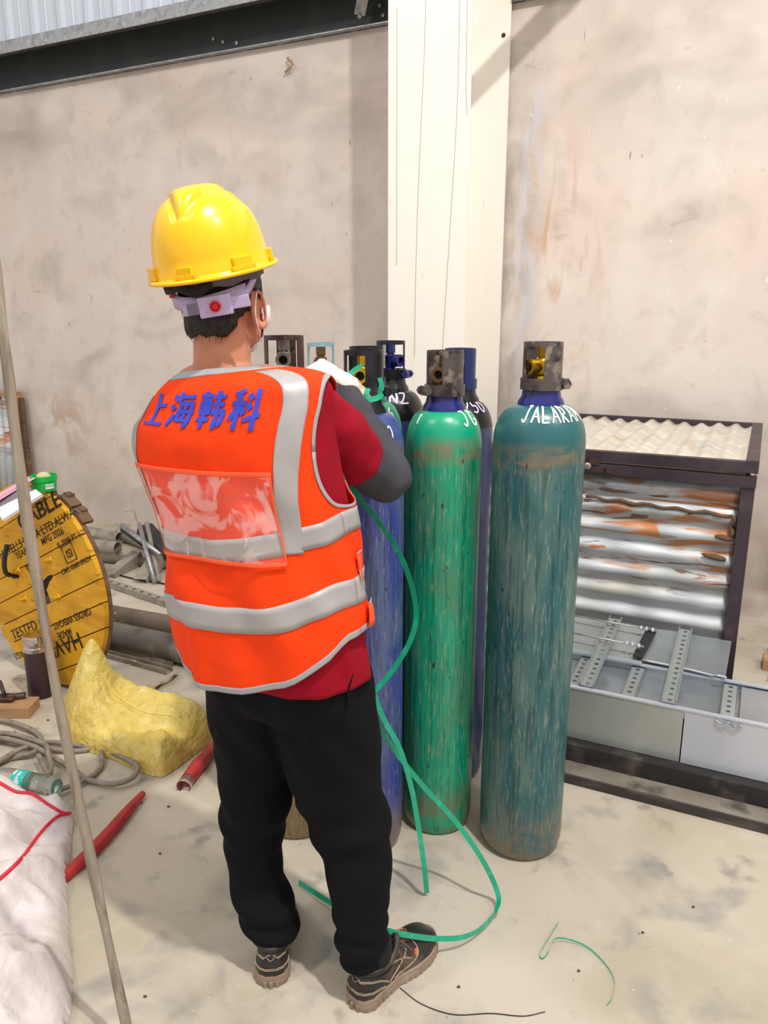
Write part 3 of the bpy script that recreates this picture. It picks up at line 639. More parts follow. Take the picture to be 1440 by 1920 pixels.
sheet_obj('grey_folder', 'grey folder between pink card and white papers on the yellow drum', 'folder', [dp(-60, 1005, 2.86), dp(62, 925, 2.93), dp(52, 903, 2.99), dp(-70, 975, 2.96)], .003, M['greycard'])
sheet_obj('paper_pad', 'white paper pad hanging over the front edge of the yellow drum top', 'paper pad', [dp(8, 978, 2.80), dp(82, 930, 2.86), dp(70, 921, 2.93), dp(-4, 958, 2.86)], .012, M['paper'])
# corrugated sheets leaning on the wall behind
t = thing('metal_sheet_stack', 'corrugated zinc sheet with timber rail on top, standing at the far left wall', 'metal sheet', W(-3.6, .2, 0))
mb = MB(); rings = []
for zz in (0.0, .93):
    rings.append([W(-4.3 + i * .01, .10 + .012 * math.sin(i * .01 / .076 * 2 * math.pi) + (.93 - zz) * .06, zz + .01) for i in range(116)])
mb.loft(rings, caps=False, closed=False); o = mb.build('sheet', M['corr'], t, True, fixn=False); o.modifiers.new('s', 'SOLIDIFY').thickness = .003
MB().wbox(-4.3, -3.13, .06, .11, .93, .975, .004).build('rail', M['wood'], t)
MB().wbox(-3.155, -3.125, .045, .075, .0, .93, .003).build('side_stile', M['woodold'], t)
# boards the drum rests against
GPv = lambda x, y, z=0: V(GP(x, y, z))
def board(name, lb, cat, p0, p1, w, h, m, z=0.0, bev=.003):
    p0, p1 = V(p0), V(p1); d = (p1 - p0); L_ = d.length; d.normalize(); y = V((-d.y, d.x, 0)).normalized()
    return tag(MB().box((p0 + p1) / 2 + V((0, 0, h / 2 + z)), (L_, w, h), (tuple(d), tuple(y), tuple(d.cross(y))), bev).build(name, m), lb, cat)
board('wooden_wedge', 'small brown wooden wedge on the floor at the right foot of the yellow drum', 'wood', GPv(122, 1272), GPv(160, 1243), .05, .022, M['woodold'])
board('bent_strip', 'thin brown curved strip standing against the lower right rim of the yellow drum', 'wood', GPv(148, 1245), GPv(182, 1205), .02, .05, M['woodold'])
wb = board('wood_block', 'pale rough sawn wooden block on the floor in front of the dark flask', 'wood block', GPv(-80, 1336), GPv(66, 1336), .10, .045, M['wood'])
# dark curved tool on the block
mb = MB(); mb.tube(cr([V(GP(-40, 1262, .10)), V(GP(-4, 1275, .12)), V(GP(6, 1296, .09)), V(GP(14, 1306, .062)), V(GP(48, 1304, .055))], 6), [.005] * 7 + [.008] * 10 + [.014] * 8, 8)
mb.box(V(GP(5, 1308, .060)), (.10, .045, .014), None, .005)
tag(mb.build('clamp_tool', M['gbrown'], None, True), 'dark rusty hand tool lying on the pale wooden block', 'tool')
# vacuum flask
p = GP(70, 1312); M['flask'] = mat('flask_dark_brown', (50, 30, 38), .38); M['chrome'] = mat('chrome', (200, 190, 190), .12, 1.0)
t = thing('vacuum_flask', 'dark brown vacuum flask with chrome lid standing in front of the yellow drum', 'flask', (p[0], p[1] + .05, 0))
c = (p[0], p[1] + .05, 0)
MB().lathe([(.0, 0), (.052, 0), (.055, .004), (.055, .05), (.0535, .055), (.054, .195), (.050, .205), (0, .206)], c, n=40).build('flask_body', M['flask'], t, angle=40)
MB().lathe([(.050, .204), (.0525, .206), (.0525, .222), (.048, .225), (.046, .23)], c, n=40).build('collar', M['chrome'], t, angle=40)
MB().lathe([(.048, .228), (.0515, .23), (.052, .268), (.049, .275), (.0, .276)], c, n=40).build('lid', M['chrome'], t, angle=40)
# ------------------------------------------------------------------ steel on the floor by the wall
M['pipegrey'] = mat('grey_steel_pipe', (116, 110, 104), .6, .2, layers=[((66, 60, 58), 5, .5, .64, .8, 6), ((160, 152, 142), 9, .55, .68, .6, 6)])
M['pipebrown'] = mat('rusty_steel_pipe', (112, 98, 86), .75, layers=[((88, 70, 58), 6, .5, .64, .8, 6), ((206, 180, 140), 26, .66, .72, .8, 3)])
M['dustysteel'] = mat('dusty_steel_section', (158, 150, 138), .7, .15, layers=[((112, 100, 88), 9, .5, .65, .8, 6), ((190, 182, 168), 14, .55, .7, .6)])
def fpipe(lb, a, b, r, m, z=None, inner=True):
    a, b = V(a), V(b); a.z = b.z = (z if z is not None else r); d = (b - a).normalized()
    t = thing('steel_pipe', lb, 'pipe', a)
    MB().lathe([(r - .005, 0), (r, 0), (r, (b - a).length), (r - .005, (b - a).length), (r - .005, 0)], a, tuple(d), 32).build('pipe', m, t, angle=40)
fpipe('thick grey steel pipe on the floor between the drum and the worker', GP(60, 1178), GP(470, 1270), .062, M['pipegrey'])
fpipe('rusty brown steel pipe with painted marks, just behind the thick grey pipe', GP(60, 1142), GP(470, 1217), .05, M['pipebrown'])
def channel(mb, a, b, w, h, th=.004, inv=False):
    a, b = V(a), V(b); d = b - a; L_ = d.length; t_ = d.normalized(); x = t_.cross(V((0, 0, 1))).normalized(); u = x.cross(t_); c = (a + b) / 2
    mb.box(c + u * (h - th / 2 if inv else th / 2), (w, L_, th), (tuple(x), tuple(t_), tuple(u)))
    for sg in (-1, 1): mb.box(c + x * sg * (w / 2 - th / 2) + u * h / 2, (th, L_, h), (tuple(x), tuple(t_), tuple(u)))
for lb, a, b, w, h, m, inv in (('grey steel channel nearest the worker, flat on the floor before the thick pipe', GP(110, 1205), GP(318, 1262), .042, .022, 'dustysteel', False),
                      ('dusty flat steel channel between thick grey pipe and nearest channel', GP(120, 1190), GP(330, 1247), .040, .028, 'dustysteel', True)):
    mb = MB(); channel(mb, a, b, w, h, .004, inv); tag(mb.build('steel_channel', M[m]), lb, 'steel channel')
t = thing('slotted_strut', 'slotted grey strut channel lying on the floor behind the pipes', 'strut', GP(190, 1100))
mb = MB(); perforated(mb, V(GP(150, 1080)) + V((0, 0, .035)), V(GP(370, 1156)) + V((0, 0, .035)), .042, -.032, .07, .012); mb.build('strut_channel', M['dustysteel'], t, fixn=False)
# scrap heap: each piece its own thing
def bar(name, lb, pts, r, m, n=8):
    mb = MB(); mb.tube(pts, r, n); return tag(mb.build(name, M[m], None, True), lb, 'scrap steel')
def lsec(lb, a, b, w, m, upv=(0, 0, 1)):
    a, b = V(a), V(b); d = (b - a); t_ = d.normalized(); x = t_.cross(V(upv)).normalized(); u = x.cross(t_); c = (a + b) / 2
    mb = MB(); mb.box(c, (w, d.length, .005), (tuple(x), tuple(t_), tuple(u))).box(c + x * w / 2 - u * w / 2, (.005, d.length, w), (tuple(x), tuple(t_), tuple(u)))
    return tag(mb.build('angle_section', M[m]), lb, 'scrap steel')
lsec('dusty steel angle lying slanted in the scrap heap, left one', GP(203, 1076, .03), AY(256, 1034, 4.75), .07, 'dustysteel')
lsec('dusty steel angle standing slanted at the front of the scrap heap', GP(262, 1086, .03), AY(292, 1040, 4.6), .08, 'dustysteel')
lsec('dark steel channel leaning at the back of the scrap heap beside the worker', AY(272, 984, 4.9), AY(345, 1062, 4.6), .10, 'black_paint')
bar('steel_rod', 'silver threaded rod sticking out to the left above the scrap heap', [AY(228, 985, 4.75), AY(300, 1040, 4.5)], .016, 'galv')
bar('steel_rod', 'silver rod standing steeply in the scrap heap, left of two', [AY(261, 982, 4.7), AY(290, 1092, 4.35)], .014, 'galv')
bar('steel_rod', 'silver rod standing steeply in the scrap heap, right of two', [AY(275, 980, 4.75), AY(298, 1090, 4.4)], .014, 'dustysteel')
t = thing('black_rod_sleeve', 'dark half pipe lying under the silver rod above the scrap heap', 'scrap steel', AY(228, 992, 4.8))
mb = MB(); mb.tube([AY(231, 992, 4.8), AY(275, 1022, 4.66)], .024, 10); mb.build('sleeve', M['black_paint'], t, True)
for i, (a, b, r, lb) in enumerate((((150, 1008), (226, 1021), .045, 'dusty pipe at the back of the scrap heap against the wall'), ((150, 1032), (222, 1040), .045, 'dusty pipe in the middle of the scrap heap by the drum'), ((150, 1050), (330, 1068), .03, 'thin rusty pipe low in the scrap heap'), ((228, 1012), (330, 1050), .05, 'bulky dusty pipe running behind the steel angles in the scrap heap'))):
    fpipe(lb, GP(*a), GP(*b), r, M['dustysteel'] if i != 2 else M['pipebrown'])
bar('wire_coil', 'thin pale wire curling out above the scrap heap', cr([AY(234, 960, 4.9), AY(250, 957, 4.9), AY(256, 975, 4.9), AY(262, 985, 4.88)], 6), .003, 'dustysteel', 5)
board('dusty_plate', 'flat dusty steel plate leaning low behind the slotted strut', 'scrap steel', V(GP(188, 1062)), V(GP(240, 1072)), .06, .012, M['dustysteel'])
bar('floor_wire', 'thin dark wire lying on the floor in front of the scrap heap', cr([GP(196, 1070, .006), GP(250, 1085, .006), GP(310, 1095, .006), GP(340, 1104, .006)], 6), .005, 'black_rust', 5)
# litter
M['kraft'] = mat('dry_leaf_brown', (186, 166, 126), .8)
mb = MB(); ribbon(mb, cr([GP(262, 1300, .01), GP(285, 1292, .03), GP(300, 1282, .012), GP(318, 1270, .03), GP(332, 1262, .01)], 8), .035, V((.5, .8, .1)), .0006); ribbon(mb, cr([GP(270, 1292, .008), GP(280, 1286, .02), GP(292, 1296, .01), GP(276, 1300, .006)], 8), .02, V((.3, .9, .2)), .0006)
tag(mb.build('crumpled_strip', M['kraft'], None, True), 'crumpled pale brown strip lying on the floor between channels and yellow sack', 'litter')
mb = MB(); ribbon(mb, cr([GP(112, 1279, .012), GP(122, 1271, .02), GP(136, 1262, .01)], 8), .035, V((.3, 1, .1)), .0008)
tag(mb.build('candy_wrapper', mat('wrapper_blue', (86, 160, 226), .25, layers=[((236, 240, 240), 26, .5, .54, .9), ((150, 190, 60), 14, .58, .62, .9)]), None, True), 'small shiny blue and white wrapper on the floor beside the drum', 'litter')
tag(MB().add([GP(236, 1239, .003), GP(254, 1237, .006), GP(258, 1244, .003), GP(243, 1247, .004), GP(236, 1239, .0), GP(254, 1237, .0), GP(258, 1244, .0), GP(243, 1247, .0)], [(0, 1, 2, 3), (4, 7, 6, 5), (0, 4, 5, 1), (1, 5, 6, 2), (2, 6, 7, 3), (3, 7, 4, 0)]).build('yellow_scrap', mat('yellow_scrap', (222, 200, 130), .8)), 'tiny yellow scrap lying against the nearest steel channel', 'litter')
# ------------------------------------------------------------------ hose coil
M['hose'] = mat('grey_hose', (140, 130, 118), .7, layers=[((104, 94, 84), 30, .5, .66, .7), ((172, 164, 150), 18, .56, .7, .6)])
hp = [(-60, 1352), (0, 1350), (45, 1362), (72, 1378), (76, 1398), (60, 1412), (20, 1422), (-40, 1440), (-90, 1420), (-40, 1392), (30, 1386), (70, 1400), (140, 1408), (185, 1402), (190, 1420), (188, 1440), (160, 1462), (110, 1482), (60, 1500), (20, 1490)]
mb = MB(); zs_ = [.010 + .012 * (i % 3) / 2 for i in range(len(hp))]
mb.tube(cr([GP(x, y, z) for (x, y), z in zip(hp, zs_)], 9), .0095, 8)
hp2 = [(-60, 1388), (0, 1384), (60, 1398), (100, 1420), (140, 1445), (165, 1462), (210, 1470), (245, 1460), (258, 1440), (240, 1425), (200, 1408), (150, 1398), (90, 1392), (40, 1404), (8, 1422), (-30, 1445)]
mb.tube(cr([GP(x, y, .024 + .008 * math.sin(i)) for i, (x, y) in enumerate(hp2)], 9), .0095, 8)
hp3 = [(72, 1416), (84, 1440), (92, 1452), (96, 1436), (90, 1412), (84, 1396), (50, 1384), (20, 1376), (-40, 1372)]
mb.tube(cr([GP(x, y, .042) for x, y in hp3], 9), .0095, 8)
tag(mb.build('hose', M['hose'], None, True), 'dirty grey rubber hose coiled loosely on the floor between drum and white sack', 'hose')
# ------------------------------------------------------------------ plastic bottle lying on the hose
M['pet'] = mat('clear_plastic', (235, 240, 238), .06, trans=.92, spec=.6); M['teal'] = mat('teal_label', (40, 190, 176), .4, layers=[((215, 240, 236), (40, 12, 60), .57, .6, .9, 2)])
a = V(GP(108, 1478, .062)); b = V(GP(-30, 1452, .062)); d = (b - a).normalized()
t = thing('water_bottle', 'clear plastic water bottle with teal label lying on the grey hose', 'bottle', (a.x, a.y, 0))
L_ = .29
prof = [(.0, .012), (.014, .006), (.026, .0), (.033, .008), (.035, .02), (.0345, .05), (.033, .055), (.035, .06), (.035, .10), (.034, .105), (.034, .16), (.036, .165), (.036, .195), (.031, .225), (.018, .25), (.0125, .262), (.0125, .275)]
MB().lathe(prof, a, tuple(d), 28).build('bottle_body', M['pet'], t, True)
MB().lathe([(.0362, .112), (.0366, .114), (.0366, .158), (.0362, .16)], a, tuple(d), 28).build('label', M['teal'], t, True)
MB().lathe([(.0145, .266), (.0145, .284), (.0, .285)], a, tuple(d), 16).build('cap', M['paper'], t, True)
me = text_tris('BISLERI', .014, .0006); co = coords(me)
# (lettering wraps round the label)
ax_x, ax_y, _ = basis(d); new = []
phi0 = math.atan2(V((0, -.55, .85)).dot(ax_y), V((0, -.55, .85)).dot(ax_x))
for p_ in co:
    ph = phi0 + p_[0] / .037; new.append(tuple(a + d * (.136 - p_[1] + .004) + (ax_x * math.cos(ph) + ax_y * math.sin(ph)) * .0372))
setco(me, np.array(new)); me.materials.clear(); link('label_lettering', me, M['paper'], t)
# ------------------------------------------------------------------ sacks
def puffy(poly_px, hfun, name, m, res=.0125, seed=0):
    P = [GP(x, y)[:2] for x, y in poly_px]
    Pc = [(q.x, q.y) for q in cr([(a_, b_, 0) for a_, b_ in P + [P[0]]], 5)]
    xs = [p[0] for p in Pc]; ys = [p[1] for p in Pc]; x0, x1, y0, y1 = min(xs), max(xs), min(ys), max(ys)
    nx = int((x1 - x0) / res) + 2; ny = int((y1 - y0) / res) + 2
    A = np.array(Pc[:-1]); B = np.roll(A, -1, 0)
    gx, gy = np.meshgrid(x0 + np.arange(nx) * res, y0 + np.arange(ny) * res, indexing='ij'); Q = np.stack([gx.ravel(), gy.ravel()], 1)
    dmin = np.full(len(Q), 9.); inside = np.zeros(len(Q), bool)
    near = np.zeros_like(Q)
    for a_, b_ in zip(A, B):
        ab = b_ - a_; tt = np.clip(((Q - a_) @ ab) / (ab @ ab + 1e-12), 0, 1); pr_ = a_ + tt[:, None] * ab; dd = np.hypot(*(Q - pr_).T)
        u_ = dd < dmin; near[u_] = pr_[u_]; dmin = np.minimum(dmin, dd)
        cond = (a_[1] > Q[:, 1]) != (b_[1] > Q[:, 1])
        xi = (b_[0] - a_[0]) * (Q[:, 1] - a_[1]) / (b_[1] - a_[1] + 1e-12) + a_[0]; inside ^= cond & (Q[:, 0] < xi)
    use = inside | (dmin < res * 1.5); vs = []; idx = {}
    for i in np.nonzero(use)[0]:
        q = Q[i] if inside[i] else near[i]; dd = dmin[i] if inside[i] else 0.0
        idx[i] = len(vs); vs.append((q[0], q[1], hfun(q[0], q[1], dd)))
    fs = []
    for i in range(nx - 1):
        for j in range(ny - 1):
            c4 = [i * ny + j, (i + 1) * ny + j, (i + 1) * ny + j + 1, i * ny + j + 1]
            if all(k in idx for k in c4): fs.append(tuple(idx[k] for k in c4))
    mb = MB().add(vs, fs); n0 = len(vs); return mb
M['ysack'] = mat('yellow_woven_sack', (222, 198, 104), .5, layers=[((238, 220, 150), (18, 18, 18), .5, .66, .6), ((204, 172, 76), 5, .5, .66, .6), ((246, 240, 214), 9, .68, .72, .7)], bump=[((34, 12, 30), .8, .02), ((60, 60, 60), .4, .006), ((300, 300, 300), .1, .001)])
M['wsack'] = mat('white_woven_sack', (214, 204, 202), .5, layers=[((238, 234, 234), 3, .48, .64, .7), ((204, 190, 180), 2.2, .54, .68, .6), ((236, 222, 226), 6, .55, .7, .5)], bump=[((9, 9, 9), .5, .03), ((28, 28, 28), .35, .008), ((420, 60, 60), .15, .0015)])
M['redtrim'] = mat('red_trim', (222, 34, 62), .5); M['ytrim'] = mat('sack_seam_yellow', (240, 222, 130), .6)
M['redpvc'] = mat('red_plastic_sleeve', (178, 44, 44), .45, layers=[((140, 28, 30), 9, .5, .66, .7), ((90, 24, 24), (60, 60, 60), .66, .7, .7, 2)])
yp = [(118, 1345), (128, 1318), (160, 1300), (205, 1300), (255, 1318), (300, 1340), (350, 1346), (388, 1362), (394, 1392), (350, 1428), (322, 1448), (300, 1458), (262, 1448), (225, 1430), (170, 1412), (128, 1392)]
peak = GP(172, 1350); 
def yh(x, y, d):
    e = min(1, d / .10); e = math.sqrt(max(0, 1 - (1 - e) ** 2))
    h = .115 * e
    pk = math.exp(-((x - peak[0]) ** 2 + (y - peak[1]) ** 2) / .006); h += .14 * pk * e
    h += e * (.034 * nsn((x, y, 0), 5, 3) + .022 * nsn((x, y, .5), 11, 1) + .020 * abs(nsn((x, y, 1.5), 16, 5)) + .012 * abs(nsn((x * .4, y, 3.5), 34, 8)) - .022 * abs(nsn((math.atan2(y - peak[1], x - peak[0]) * .9, .02 * math.hypot(x - peak[0], y - peak[1]), 7), 6, 2)) * min(1, math.hypot(x - peak[0], y - peak[1]) / .1) + .02)
    h += -.05 * e * math.exp(-((x * .5 + y * .86 - (peak[0] * .5 + peak[1] * .86) + .17 - (x - peak[0]) * .42) ** 2) / .0016) * (x > peak[0])
    return max(h, .0) + .002
t = thing('yellow_sack', 'half empty yellow woven sack slumped on the floor', 'sack', GP(250, 1380))
mb = puffy(yp, yh, 'sack', None, .006); sk = mb.build('sack_body', M['ysack'], t, True)
me = sk.data; co = coords(me); d_ = co[:, 2]
# upright ear of the sack, pulled to a point
top = V(AY(184, 1248, 2.78)); k_ = np.exp(-(((co[:, 0] - peak[0]) ** 2 + (co[:, 1] - peak[1]) ** 2) / .006)); co[:, 0] += (top.x - peak[0]) * k_ * .7; co[:, 1] += (top.y - peak[1]) * k_ * .55; co[:, 2] += k_ * .06; setco(me, co)
bvh = BVHTree.FromPolygons([tuple(c_) for c_ in co], [tuple(p_.vertices) for p_ in me.polygons])
def drape(pts_px, r, m, name, parent, bv, z0=.6, off=.002):
    pts = []
    for q in cr([(x, y, 0) for x, y in pts_px], 8):
        g = GPv(q.x, q.y, .0); dr = (g - V((0, 0, CAM_H))).normalized(); h = bv.ray_cast(V((0, 0, CAM_H)), dr)
        if h[0] is not None: pts.append(h[0] + V((0, 0, off)))
        else: pts.append(g + V((0, 0, off)))
    m_ = MB(); m_.tube(pts, r, 5); return m_.build(name, m, parent, True)
drape([(190, 1262), (215, 1300), (262, 1332), (300, 1340), (330, 1345), (362, 1372)], .0022, M['ytrim'], 'seam', t, bvh)
wp = [(-60, 1442), (10, 1482), (70, 1512), (132, 1530), (134, 1580), (126, 1660), (130, 1760), (138, 1840), (122, 1960), (90, 2060), (-200, 2080), (-420, 1900), (-420, 1560), (-220, 1440)]
def wh(x, y, d):
    e = min(1, d / .16); e = math.sqrt(max(0, 1 - (1 - e) ** 2))
    h = .13 * e + .05 * min(1, d / .35)
    h += e * (.07 * nsn((x, y, 0), 4, 9) - .15 * abs(nsn((x, y, .5), 4.5, 2)) - .07 * abs(nsn((x, y, 1.5), 9, 4)) - .03 * abs(nsn((x, y, 2.5), 20, 4))) + .045 * e
    return max(h, 0) + .002
wt = thing('white_sack', 'large white woven sack with red trimmed edges lying at the lower left', 'sack', GP(0, 1720))
mb = puffy(wp, wh, 'sack', None, .012); ws = mb.build('sack_body', M['wsack'], wt, True)
me = ws.data; co = coords(me)
bvw = BVHTree.FromPolygons([tuple(c_) for c_ in co], [tuple(p_.vertices) for p_ in me.polygons])
drape([(-20, 1462), (0, 1470), (30, 1486), (60, 1490), (90, 1510), (118, 1526), (132, 1526)], .005, M['redtrim'], 'red_edging', wt, bvw, off=.004)
drape([(132, 1527), (106, 1534), (75, 1565), (40, 1612), (0, 1650), (-30, 1672)], .005, M['redtrim'], 'red_edging', wt, bvw, off=.004)
# red plastic sleeve pieces
mb = MB(); pth = cr([GP(95, 1672, .014), GP(135, 1632, .014), GP(190, 1578, .016), GP(240, 1520, .018), GP(268, 1488, .014)], 8)
mb.tube(pth, [.008 + .012 * math.sin(min(1, i / (len(pth) - 1)) ** .8 * math.pi * .93) for i in range(len(pth))], 8)
tag(mb.build('red_sleeve', M['redpvc'], None, True), 'long split red plastic sleeve lying on the floor behind the leaning pole', 'plastic sleeve')
t = thing('red_sleeve', 'red plastic sleeve piece with open clear end lying between yellow sack and worker', 'plastic sleeve', GP(365, 1440))
mb = MB(); mb.tube([GP(352, 1462, .024), GP(372, 1435, .026), GP(398, 1405, .018), GP(425, 1375, .012)], [.024, .026, .020, .012], 10, caps=False); mb.build('sleeve', M['redpvc'], t, True)
mb = MB(); mb.tube([GP(344, 1476, .020), GP(352, 1462, .024)], [.026, .024], 10, caps=False); o = mb.build('clear_end', M['pet'], t, True)
# leaning pole close to the camera
mb = MB(); pp = cr([GP(252, 1990, .0), AY(206, 1780, 1.385), AY(160, 1560, 1.42), AY(103, 1280, 1.45), AY(46, 940, 1.48), AY(14, 690, 1.50), AY(-8, 520, 1.52), AY(-40, 260, 1.55)], 12)
mb.tube(pp, [.0105 + .0016 * math.sin(i * .37) * math.sin(i * .11) for i in range(len(pp))], 12)
M['pole'] = mat('weathered_wood_pole', (150, 138, 122), .8, layers=[((112, 100, 88), (40, 40, 6), .5, .64, .7, 6), ((178, 168, 152), (60, 60, 4), .54, .68, .6), ((90, 78, 68), (9, 9, 9), .62, .7, .6)], bump=((90, 90, 6), .3, .004))
tag(mb.build('leaning_pole', M['pole'], None, True), 'thin weathered wooden pole leaning across the left foreground', 'pole')
# grit on the floor
gm = mat('grit', (84, 72, 62), .9)
for i, (x, y) in enumerate([(218, 1396), (28, 1372), (266, 1505), (316, 1512), (272, 1868), (1205, 1748), (1085, 1820), (340, 1410), (90, 1350), (240, 1310), (300, 1600), (1300, 1700), (860, 1850), (205, 1350)]):
    mb = MB(); g = GPv(x, y, .003); ell(mb, g, (.004 + .003 * rnd.random(), .003, .003), None, 6, 4)
    tag(mb.build('floor_crumb', gm), 'tiny dark crumb lying on the concrete floor', 'grit', 'crumbs scattered on the floor')
bar('floor_line', 'thin dark line running along the floor in front of the shoes', cr([GP(750, 1852, .002), GP(790, 1882, .002), GP(850, 1902, .002), GP(920, 1900, .002), GP(980, 1905, .002), GP(1022, 1897, .002)], 8), .0012, 'black_rust', 5)  # thin dark tube laid along the floor as a line
# ------------------------------------------------------------------ the worker
YAW = R_(30); RVx, RVy = math.cos(YAW), -math.sin(YAW); FVx, FVy = math.sin(YAW), math.cos(YAW)
TROWS = [(1.444,-0.340,1.665,.073,.075,.080,.10),(1.434,-0.330,1.662,.120,.095,.090,.13),(1.418,-0.314,1.655,.178,.115,.105,.15),(1.396,-0.305,1.65,.216,.128,.115,.15),(1.363,-0.308,1.65,.236,.135,.125,.12),
 (1.334,-0.315,1.645,.243,.140,.135,.08),(1.288,-0.316,1.64,.244,.145,.145,.05),(1.208,-0.300,1.635,.234,.148,.148,.02),(1.138,-0.281,1.63,.229,.148,.148,.0),(1.044,-0.267,1.62,.235,.150,.150,0),
 (0.973,-0.262,1.61,.241,.152,.152,0),(0.874,-0.252,1.605,.239,.155,.155,0),(0.786,-0.236,1.6,.232,.155,.155,0),(0.66,-0.225,1.6,.226,.155,.155,0)]
TR = np.array(TROWS)[::-1]
def trow(z):
    zs = TR[:, 0]; z = min(max(z, zs[0]), zs[-1]); i = int(np.searchsorted(zs, z)); i = min(max(i, 1), len(zs) - 1)
    t = (z - zs[i - 1]) / (zs[i] - zs[i - 1]); p0 = TR[max(i - 2, 0)]; p1 = TR[i - 1]; p2 = TR[i]; p3 = TR[min(i + 1, len(zs) - 1)]
    h1 = zs[i] - zs[i - 1]; m1 = (p2 - p0) / max(p2[0] - p0[0], 1e-6) * h1; m2 = (p3 - p1) / max(p3[0] - p1[0], 1e-6) * h1
    return p1 * (2 * t ** 3 - 3 * t ** 2 + 1) + m1 * (t ** 3 - 2 * t * t + t) + p2 * (-2 * t ** 3 + 3 * t * t) + m2 * (t ** 3 - t * t)
def wrinkle(th, z):
    bk = max(0, math.sin(th))
    f = .0045 * math.sin(th * 7 + 2.0 * math.sin(z * 9)) * min(1, max(0, (1.3 - z) / .3)) + .003 * math.sin(th * 15 + 3 * math.sin(z * 7)) * min(1, max(0, (1.05 - z) / .2))
    f += .008 * noise.noise(V((math.cos(th) * 1.6, z * 5, math.sin(th) * 1.6))) + .005 * noise.noise(V((math.cos(th) * 4, z * 13, math.sin(th) * 4)))
    # diagonal drag folds and waist gather
    f += .004 * math.sin((th - z * 3.2) * 9) * math.exp(-((z - 1.0) / .14) ** 2) * (.4 + .6 * abs(math.cos(th)))
    f -= .010 * math.exp(-((z - 1.02) / .10) ** 2) * abs(math.cos(th)) ** 2
    return f
def S(th, z, off=0.0):
    r = trow(z); _, cx, cy, w, db, df, tl = r; n = 2.35
    c, s = math.cos(th), math.sin(th); d = db if s > 0 else df
    lx = w * math.copysign(abs(c) ** (2 / n), c); ly = d * math.copysign(abs(s) ** (2 / n), s)
    k = 1 + (off + wrinkle(th, z)) / max(.02, math.hypot(lx, ly))
    lx *= k; ly *= k
    return V((cx + RVx * lx - FVx * ly, cy + RVy * lx - FVy * ly, z + tl * lx))
def patch(left, right, zt, zb, off, nu=40, nv=60, name='p', m=None, parent=None, th=.0012):
    """ruled patch between two curves theta(z): left/right are lists of (z, theta)"""
    def at(cv, z):
        cv = sorted(cv); zs = [c[0] for c in cv]; return float(np.interp(z, zs, [c[1] for c in cv]))
    mb = MB(); rings = []
    for j in range(nv + 1):
        z0 = zb + (zt - zb) * j / nv
        ring = []
        for i in range(nu + 1):
            a = at(left, z0); b = at(right, z0); t = a + (b - a) * i / nu; ring.append(S(t, z0, off))
        rings.append(ring)
    mb.loft(rings, caps=False, closed=False); o = mb.build(name, m, parent, True, fixn=False)
    md = o.modifiers.new('s', 'SOLIDIFY'); md.thickness = th; md.offset = -1 if False else 0
    return o
M['skin'] = mat('skin', (194, 130, 100), .5, layers=[((180, 112, 84), 9, .48, .66, .6), ((206, 148, 120), 22, .55, .7, .4)], spec=.4)
M['orange'] = mat('vest_orange', (246, 66, 12), .8, layers=[((236, 56, 10), 6, .5, .66, .5)], bump=[((500, 500, 500), .15, .0006), ((14, 14, 9), .35, .012), ((30, 30, 5), .2, .006)], spec=.2)
M['orangetrim'] = mat('vest_orange_edging', (255, 92, 48), .7)
M['reflect'] = mat('reflective_grey', (170, 166, 166), .48, .15, layers=[((156, 152, 154), 9, .5, .66, .6), ((182, 178, 178), 5, .54, .68, .6)], bump=[((16, 16, 9), .25, .008), ((420, 420, 420), .1, .0005)])
M['piping'] = mat('grey_piping', (160, 158, 162), .6)
M['blueprint'] = mat('blue_print', (48, 64, 190), .6)
M['redshirt'] = mat('crimson_shirt', (150, 5, 32), .85, layers=[((132, 4, 26), 7, .5, .66, .6)], bump=((12, 12, 12), .3, .012), spec=.2)
M['trouser'] = mat('black_trousers', (16, 16, 20), .9, layers=[((20, 20, 25), 6, .52, .7, .6), ((110, 106, 102), (30, 60, 20), .76, .79, .5, 3)], bump=[((9, 9, 7), .35, .02), ((200, 200, 200), .1, .001)], spec=.15)
M['sleeve'] = mat('charcoal_sleeve', (70, 70, 78), .8, layers=[((58, 58, 66), 9, .5, .66, .6)], bump=[((30, 30, 14), .3, .006)], spec=.25)
M['glove'] = mat('white_knit_glove', (232, 228, 222), .9, layers=[((206, 194, 178), 22, .55, .68, .7)], bump=[((260, 260, 260), .4, .002), ((40, 40, 40), .25, .006)])
M['glovetip'] = mat('worn_glove', (196, 180, 148), .9, layers=[((214, 206, 190), 40, .5, .6, .8), ((150, 118, 88), 30, .6, .7, .7)], bump=[((200, 200, 200), .4, .002)])
M['hair'] = mat('dark_brown_hair', (28, 17, 15), .5, layers=[((44, 29, 25), (160, 160, 30), .5, .64, .7)], bump=[((380, 380, 30), .7, .004)])
M['helmet'] = mat('helmet_yellow', (254, 198, 0), .28, layers=[((250, 190, 0), 4, .5, .66, .5)], coat=.25, spec=.5)
M['band'] = mat('lavender_plastic', (186, 172, 212), .35)
M['strapgrey'] = mat('grey_webbing', (96, 92, 98), .8, bump=((200, 200, 30), .3, .001)); M['blackcloth'] = mat('black_webbing', (26, 24, 26), .85)
M['red'] = mat('red_plastic', (200, 20, 40), .35); M['mask'] = mat('white_mask', (236, 234, 240), .8)

wk = thing('worker', 'person from behind in yellow hard hat, orange vest, black trousers, hands at a blue cylinder', 'person', (-.16, 1.53, 0))
AP = 1.10   # armhole bottom height
